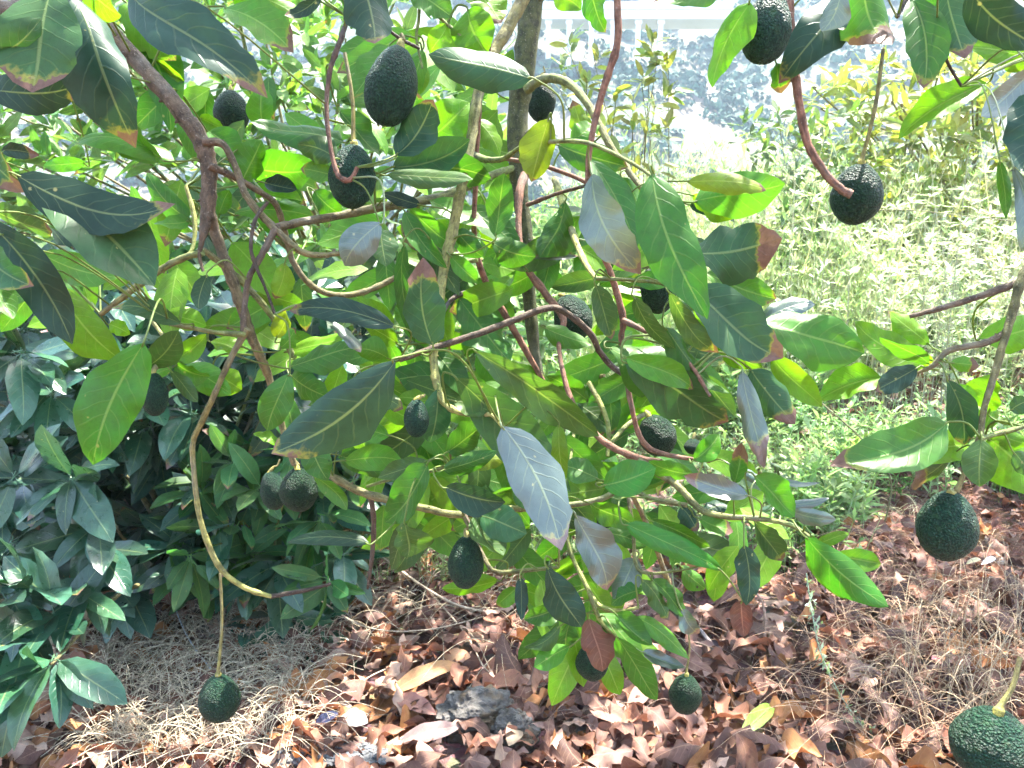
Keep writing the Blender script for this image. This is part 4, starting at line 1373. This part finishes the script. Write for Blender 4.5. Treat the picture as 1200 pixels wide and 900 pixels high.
solo = set(order[:300].tolist())
litter = MB()
import mathutils
for i, (x, y, lay, sx, sy, sd) in enumerate(spots):
    # left light put into the leaf mix: pale and orange there, darker and mauve on the right
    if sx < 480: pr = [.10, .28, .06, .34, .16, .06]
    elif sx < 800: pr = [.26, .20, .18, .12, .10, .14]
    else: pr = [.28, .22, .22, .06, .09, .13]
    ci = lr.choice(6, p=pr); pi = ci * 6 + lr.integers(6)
    z = float(height(x, y)) + .004 + lay * .045
    e = mathutils.Euler((lr.normal() * .36, lr.normal() * .33, lr.uniform(0, 6.28)))
    s = lr.uniform(.5, 1.2)
    if i in solo:
        o = bpy.data.objects.new('fallen_leaf', PMESH[pi])
        COL.objects.link(o)
        o.location = (x, y, z); o.rotation_euler = e; o.scale = (s, s, s)
        near = min(LAND, key=lambda q: (q[0] - sx) ** 2 + (q[1] - sy) ** 2)[2]
        wd = 'small' if s < .88 else 'large' if s > 1.02 else 'middling'
        shp = SHAPES[pi % 6]
        tag(o, f'{wd} {DEADC[ci][1]} {shp} dead leaf lying {near}', 'dead leaf', 'fallen dead leaves on the ground')
    else:
        V, F, UV, _ = protos[pi]
        Rm = np.array(e.to_matrix())
        litter.add((V * s) @ Rm.T + np.array([x, y, z]), F, UV, (*(np.array(DEADC[ci][0]) * lr.uniform(.7, 1.2)), 0))
tag(litter.build('leaf_litter', M_DEAD), 'deep bed of brown and pinkish dead leaves covering the ground', kind='stuff')

# ------------------------------------------------------------------ dry grass, needles, stems
gr_ = np.random.default_rng(51)
def strand(mb, p, az, L, up, r=.0013, col=(.42, .33, .22), sides=3, n=4, lift=.0):
    d = np.array([math.cos(az), math.sin(az), 0])
    sd = np.array([-d[1], d[0], 0]) * gr_.normal() * .18
    pts = []
    for t in (0, .35, .7, 1):
        q = p + d * L * t + sd * L * t * t
        hz = float(height(q[0], q[1])) + .012 + lift + up * 4 * t * (1 - t * .82)
        pts.append([q[0], q[1], hz, r * (1 - .5 * t)])
    tube(mb, spline(pts, n), sides, (*(np.array(col) * gr_.uniform(.7, 1.25)), 0), cap=False)
dry = MB()
def scatter(nm, x0, x1, y0, y1, Lr, upr, col, r=.0013, az=None, lift=0):
    for k in range(nm):
        px, py = gr_.uniform(x0, x1), gr_.uniform(y0, y1)
        p = G(px, py)
        a = gr_.uniform(0, 6.28) if az is None else az + gr_.normal() * .5
        strand(dry, p, a, gr_.uniform(*Lr), gr_.uniform(*upr), r, col, lift=gr_.uniform(0, .03) + lift)
scatter(420, 330, 740, 640, 770, (.15, .42), (.02, .10), (.40, .32, .21))
scatter(1250, 110, 360, 740, 900, (.08, .26), (.02, .08), (.52, .43, .30), .0015)
scatter(520, 930, 1200, 640, 900, (.12, .40), (.02, .10), (.40, .25, .15), .0012)
scatter(160, 1040, 1200, 720, 900, (.15, .35), (.08, .20), (.48, .36, .22), .0013)
scatter(1900, 1040, 1200, 560, 710, (.06, .16), (.005, .02), (.27, .125, .085), .0011)
scatter(260, 600, 960, 600, 860, (.10, .30), (.01, .05), (.30, .20, .14), .001)
scatter(300, 700, 1100, 520, 640, (.12, .30), (.02, .1), (.36, .34, .2), .001)
scatter(160, 200, 470, 660, 780, (.12, .3), (.03, .1), (.44, .38, .28), .0012)
tag(dry.build('dry_grass', M_STRAW), 'pale straw and dry needles strewn over the dead leaves', kind='stuff')
fine = MB()
for k in range(700):
    px = gr_.uniform(390, 680); py = gr_.uniform(540, 700)
    p = G(px, py); weed_plant(fine, p[0], p[1], gr_.uniform(.1, .36), (.19, .25, .11), 9, .13, .5)
tag(fine.build('fine_grass', M_WEED), 'tufts of thin green grass behind the straw in the middle', kind='stuff')

def stem_thing(name, label, cat, pts, r, col, group=None, lift=.02, mat=M_STRAW, knob=.05):
    """pts: pixel x, y and height above the ground"""
    rows = []
    for i, (x, y, h) in enumerate(pts):
        p = G(x, y)
        # keep the pixel while lifting: come towards the lens along the ray
        t = h / max(.2, CAM[2] - p[2])
        q = p + (CAM - p) * t
        rows.append([*q, r * (1 - .4 * i / (len(pts) - 1))])
    mb = MB(); s = spline(rows, 6); tube(mb, s, 6, (*col, 0), knob=knob)
    return tag(mb.build(name, mat, None, s[0, :3]), label, cat, group)
ST = (.42, .33, .23); SG = 'dry stems lying on the litter'
stem_thing('dry_stem', 'thick pale dry stem running down right from the dark bush to the middle', 'stem', [(395, 620, .10), (450, 655, .12), (500, 690, .10), (545, 712, .07), (610, 720, .05), (700, 725, .04), (760, 725, .03)], .0055, ST, SG)
stem_thing('dry_stem', 'thin straw stem looping in front of the rock in a wide curve', 'stem', [(500, 690, .05), (545, 742, .05), (570, 785, .04), (600, 794, .03), (650, 786, .03), (700, 770, .03), (740, 755, .02)], .003, ST, SG)
stem_thing('dry_stem', 'straight pale stem slanting over the leaves at lower left', 'stem', [(330, 838, .02), (400, 812, .05), (450, 785, .06), (510, 770, .03)], .003, (.46, .36, .26), SG)
stem_thing('dry_stem', 'long bowed straw stem lying across the left gap under the bush', 'stem', [(310, 660, .22), (370, 700, .18), (430, 735, .12), (500, 738, .10), (570, 722, .06)], .0028, ST, SG)
stem_thing('dry_stem', 'brown standing dead stem in the litter beneath the spray', 'stem', [(893, 768, .0), (897, 735, .05), (893, 705, .11), (880, 690, .14)], .006, (.26, .16, .11), SG)
stem_thing('dry_stem', 'thin reddish stem curving over the litter at right toward the log', 'stem', [(985, 612, .02), (1020, 640, .03), (1060, 685, .03), (1120, 700, .03), (1180, 712, .02)], .0025, (.36, .2, .13), SG)
stem_thing('dry_stem', 'straight straw stem leaning over dark leaves at lower right', 'stem', [(925, 815, .01), (980, 850, .03), (1040, 890, .05)], .003, (.44, .30, .2), SG)
stem_thing('dry_stem', 'pale stem crossing beneath the bluish avocado at right', 'stem', [(1108, 655, .06), (1130, 690, .05), (1165, 712, .04), (1205, 740, .04)], .0028, (.40, .38, .28), SG)
stem_thing('dry_stem', 'upright brown stubble stem standing at the right edge straw', 'stem', [(1150, 830, 0), (1150, 790, .08), (1147, 740, .17), (1146, 690, .26)], .0035, (.36, .24, .13), SG)
stem_thing('dry_stem', 'bluish white bowed stem beside the lowest left avocado', 'stem', [(252, 790, .06), (225, 755, .08), (208, 720, .10), (201, 690, .14)], .003, (.46, .48, .50), SG)
stem_thing('fallen_branch', 'broken grey branch slanting from the central spray to the litter', 'branch', [(862, 806, .0), (845, 775, .02), (828, 748, .05), (812, 730, .09)], .011, (.24, .19, .17), 'dead wood on the ground', mat=M_BARK)
stem_thing('fallen_branch', 'short grey log lying at the right edge behind the bluish avocado', 'branch', [(1148, 628, .02), (1170, 655, .03), (1192, 682, .02), (1215, 705, .01)], .022, (.26, .21, .17), 'dead wood on the ground', mat=M_BARK)
stem_thing('fallen_branch', 'thin dark twig lying level below the small rough avocado', 'branch', [(770, 832, .01), (815, 830, .02), (870, 830, .02), (930, 815, .02)], .003, (.13, .09, .08), 'dead wood on the ground', mat=M_BARK)
stem_thing('fallen_branch', 'pinkish twig standing by the left side of the grey rock', 'branch', [(508, 872, 0), (513, 840, .02), (517, 820, .04), (513, 800, .05)], .004, (.30, .18, .16), 'dead wood on the ground', mat=M_BARK)
# slender wild stems across the weeds
for (pts, lab) in (([(905, 268, 5.0), (985, 250, 4.9), (1060, 246, 4.9), (1120, 252, 5.0), (1215, 262, 5.2)], 'thin dark wild stem arching level across the bright weeds'),
                   ([(905, 420, 3.3), (960, 470, 3.2), (1000, 505, 3.2), (1040, 545, 3.3)], 'slender green wild stem slanting through the weeds below the twisted leaf')):
    mb = MB(); rows = [[*P(x, y, d), .0035] for x, y, d in pts]
    s = spline(rows, 6); tube(mb, s, 5, (.17, .17, .08, 0))
    e = s[-1, :3]; g_ = np.array([e[0] + .05, e[1] + .1, float(height(e[0] + .05, e[1] + .1))])
    tube(mb, spline([[*e, .0035], [*((e + g_) / 2 + np.array([.03, 0, .05])), .0038], [*g_, .004]], 4), 5, (.17, .17, .08, 0))
    tag(mb.build('wild_stem', M_BARK, None, g_), lab, 'stem')

# silvery weed sprig
rows = []
for x, y, h in ((945, 672, .22), (952, 720, .16), (962, 765, .11), (985, 815, .07), (1020, 862, .04), (1060, 905, .02)):
    p = G(x, y); q = p + (CAM - p) * h / 1.4; rows.append([*q, .0022])
s = spline(rows, 8)
root = empty('silvery_weed', s[-1, :3], 'grey green weed sprig with woolly tufts trailing over the right litter', 'plant')
mb = MB(); tube(mb, s, 5, (.25, .30, .2, 0)); mb.build('stem', M_STRAW, root, s[-1, :3])
for k in range(2, len(s), 2):
    mb = MB()
    for j in range(int(gr_.integers(5, 12))):
        ax = nrm(gr_.normal(size=3) + np.array([0, 0, .3])); L = gr_.uniform(.012, .034)
        sd = nrm(np.cross(ax, [.3, .2, 1])) * L * .14; q = s[k, :3] + gr_.normal(size=3) * .006
        mb.add(np.array([q, q + ax * L * .5 - sd, q + ax * L, q + ax * L * .5 + sd]), np.array([(0, 1, 2, 3)]), np.full((4, 2), .5), (*(np.array((.30, .38, .28)) * gr_.uniform(.7, 1.3)), 0))
    mb.build('leaf_tuft', M_FAR, root, s[k, :3])

# ------------------------------------------------------------------ rocks and small finds
def rock(name, label, c, size, seed, rotz=0):
    V = ICO_V.copy(); F = ICO_F.copy()
    for _ in range(3):                    # three more subdivisions
        vl = [tuple(v) for v in V]; cache = {}; nf = []
        def midp(a, b):
            k = (min(a, b), max(a, b))
            if k not in cache:
                m_ = np.array(vl[a]) + np.array(vl[b]); vl.append(tuple(m_ / np.linalg.norm(m_))); cache[k] = len(vl) - 1
            return cache[k]
        for a, b, cc in F:
            ab, bc, ca = midp(a, b), midp(b, cc), midp(cc, a)
            nf += [(a, ab, ca), (b, bc, ab), (cc, ca, bc), (ab, bc, ca)]
        V, F = np.array(vl), np.array(nf)
    for k in range(len(V)):
        p = Vector(V[k])
        n1 = mnoise.voronoi(p * 1.5 + Vector((seed, 0, 0)))[0][0]
        n2 = mnoise.noise(Vector((p.x * 3, p.y * 3, p.z * 9)) + Vector((seed, 1, 2)))
        n3 = mnoise.noise(p * 9 + Vector((seed, 5, 2)))
        n4 = mnoise.voronoi(p * 4.5 + Vector((seed, 2, 0)))[0][0]
        V[k] *= .72 + .46 * n1 + .15 * n2 + .08 * n3 + .14 * n4
    mb = MB(); mb.add(V * np.array(size) + np.array(c), F)
    return tag(mb.build(name, M_ROCK, None, c, smooth=False), label, 'rock', 'rocks in the litter')
c = G(560, 862); rock('rock', 'grey rock with a flaky top sunk in the dead leaves', (c[0], c[1] + .03, c[2] + .03), (.105, .085, .078), 3)
c = G(597, 868); rock('rock', 'smaller tan sided rock leaning on the grey flaky one', (c[0] + .01, c[1] + .0, c[2] + .022), (.062, .06, .06), 9)
mb = MB()
for k in range(330):
    p = G(gr_.uniform(320, 450), gr_.uniform(894, 915)); r = gr_.uniform(.004, .011)
    mb.add(ICO_V * r * np.array([1.2, 1, .7]) * (1 + .2 * gr_.normal(size=(len(ICO_V), 1))) + p + np.array([0, 0, .045 + gr_.uniform(0, .008)]), ICO_F, None, (*(np.array((.12, .125, .135)) * gr_.uniform(.6, 1.2)), 0))
tag(mb.build('gravel', M_STRAW, smooth=False), 'grey gravel showing at the bottom edge', kind='stuff')
def single_leaf(name, label, cat, px, py, tx, ty, W, col, mat, lift=.06, fold=.3, arch=.08, roll=0, stalk=True):
    a0, a1 = G(px, py), G(tx, ty)
    a0 = a0 + np.array([0, 0, lift]); a1 = a1 + np.array([0, 0, lift + .01])
    ax = a1 - a0; L = np.linalg.norm(ax)
    Fm = frame_from(ax, np.array([.1 + roll, -.5, 1.0]))
    V, F, UV = leaf_grid(L, W, 12, 7, fold=fold, arch=arch, wave=.05, ph=1.0)
    mb = MB(); mb.add(V @ Fm + a0, F, UV, (*col, 0))
    if stalk: tube(mb, spline([[*a0, .0016], [*(a0 - nrm(ax) * .02), .0016], [*(a0 - nrm(ax) * .05 - np.array([0, 0, .02])), .002]], 3), 5, (.3, .33, .09, 0), uv0=(0, .5))
    return tag(mb.build(name, mat, None, a0), label, cat)
single_leaf('green_leaf', 'single fresh green leaf fallen on the brown litter', 'leaf', 868, 884, 904, 852, .045, (.14, .24, .03), M_LEAF)
single_leaf('blue_leaf', 'crumpled dark blue dead leaf at bottom left by the gravel', 'leaf', 370, 876, 398, 862, .03, (.035, .04, .085), M_DEAD, .06, 1.0, .1, 0, False)
single_leaf('white_petal', 'small pale petal lying on straw below the bluish avocado', 'petal', 1130, 680, 1146, 677, .02, (.62, .56, .36), M_FAR, .07, .4, .1, 0, False)
single_leaf('white_petal', 'small bluish white petal right of the cream coloured petal', 'petal', 1147, 682, 1163, 677, .022, (.55, .6, .66), M_FAR, .075, .4, .1, .3, False)
BIGD = [(455, 835, 540, 800, .055, (.33, .17, .075), 'large orange tan dead leaf behind the grey rock at left'), (520, 785, 552, 792, .05, (.40, .21, .12), 'pale orange leaf resting on the rock'),
        (465, 838, 512, 862, .05, (.32, .155, .12), 'flat reddish pink dead leaf left of the rock'), (470, 890, 540, 876, .05, (.24, .16, .145), 'ribbed mauve dead leaf in front of the rock'),
        (610, 862, 596, 900, .05, (.36, .26, .17), 'split tan dead leaf right in front of the small rock'), (640, 812, 690, 800, .05, (.34, .18, .10), 'orange dead leaf below the hidden avocado'),
        (400, 858, 432, 872, .055, (.42, .36, .31), 'whitish heart shaped dead leaf at lower left'), (340, 880, 368, 884, .05, (.32, .15, .07), 'bright rust leaf above the gravel'),
        (735, 855, 768, 822, .05, (.30, .16, .115), 'broad pinkish dead leaf under the small rough avocado'), (1002, 775, 1032, 780, .05, (.33, .16, .105), 'smooth tan dead leaf among dark ones at right'),
        (690, 848, 735, 872, .06, (.28, .15, .11), 'large brown dead leaf in the bottom middle')]
for (x0, y0_, x1, y1, W, c, lab) in BIGD:
    o = single_leaf('fallen_leaf', lab, 'dead leaf', x0, y0_, x1, y1, W, c, M_DEAD, .055, rng.uniform(-.3, .6), rng.uniform(.05, .2), rng.uniform(-.4, .4), False)
    o['group'] = 'fallen dead leaves on the ground'

# ------------------------------------------------------------------ air
mh = bpy.data.materials.new('haze'); mh.use_nodes = True
nt = mh.node_tree; nt.nodes.remove(nt.nodes['Principled BSDF'])
pv = nt.nodes.new('ShaderNodeVolumePrincipled')
pv.inputs['Color'].default_value = (.62, .82, 1.0, 1); pv.inputs['Density'].default_value = .0020
pv.inputs['Anisotropy'].default_value = .0
nt.links.new(pv.outputs[0], nt.nodes['Material Output'].inputs['Volume'])
USE_HAZE = True
if USE_HAZE:
    mb = MB(); box(mb, -430, 430, -430, 640, -13, 150)
    tag(mb.build('haze', mh, smooth=False), 'thin pale summer haze over the valley', kind='stuff')
print('leaves traced', n_leaf, 'objects', len(scene.objects))
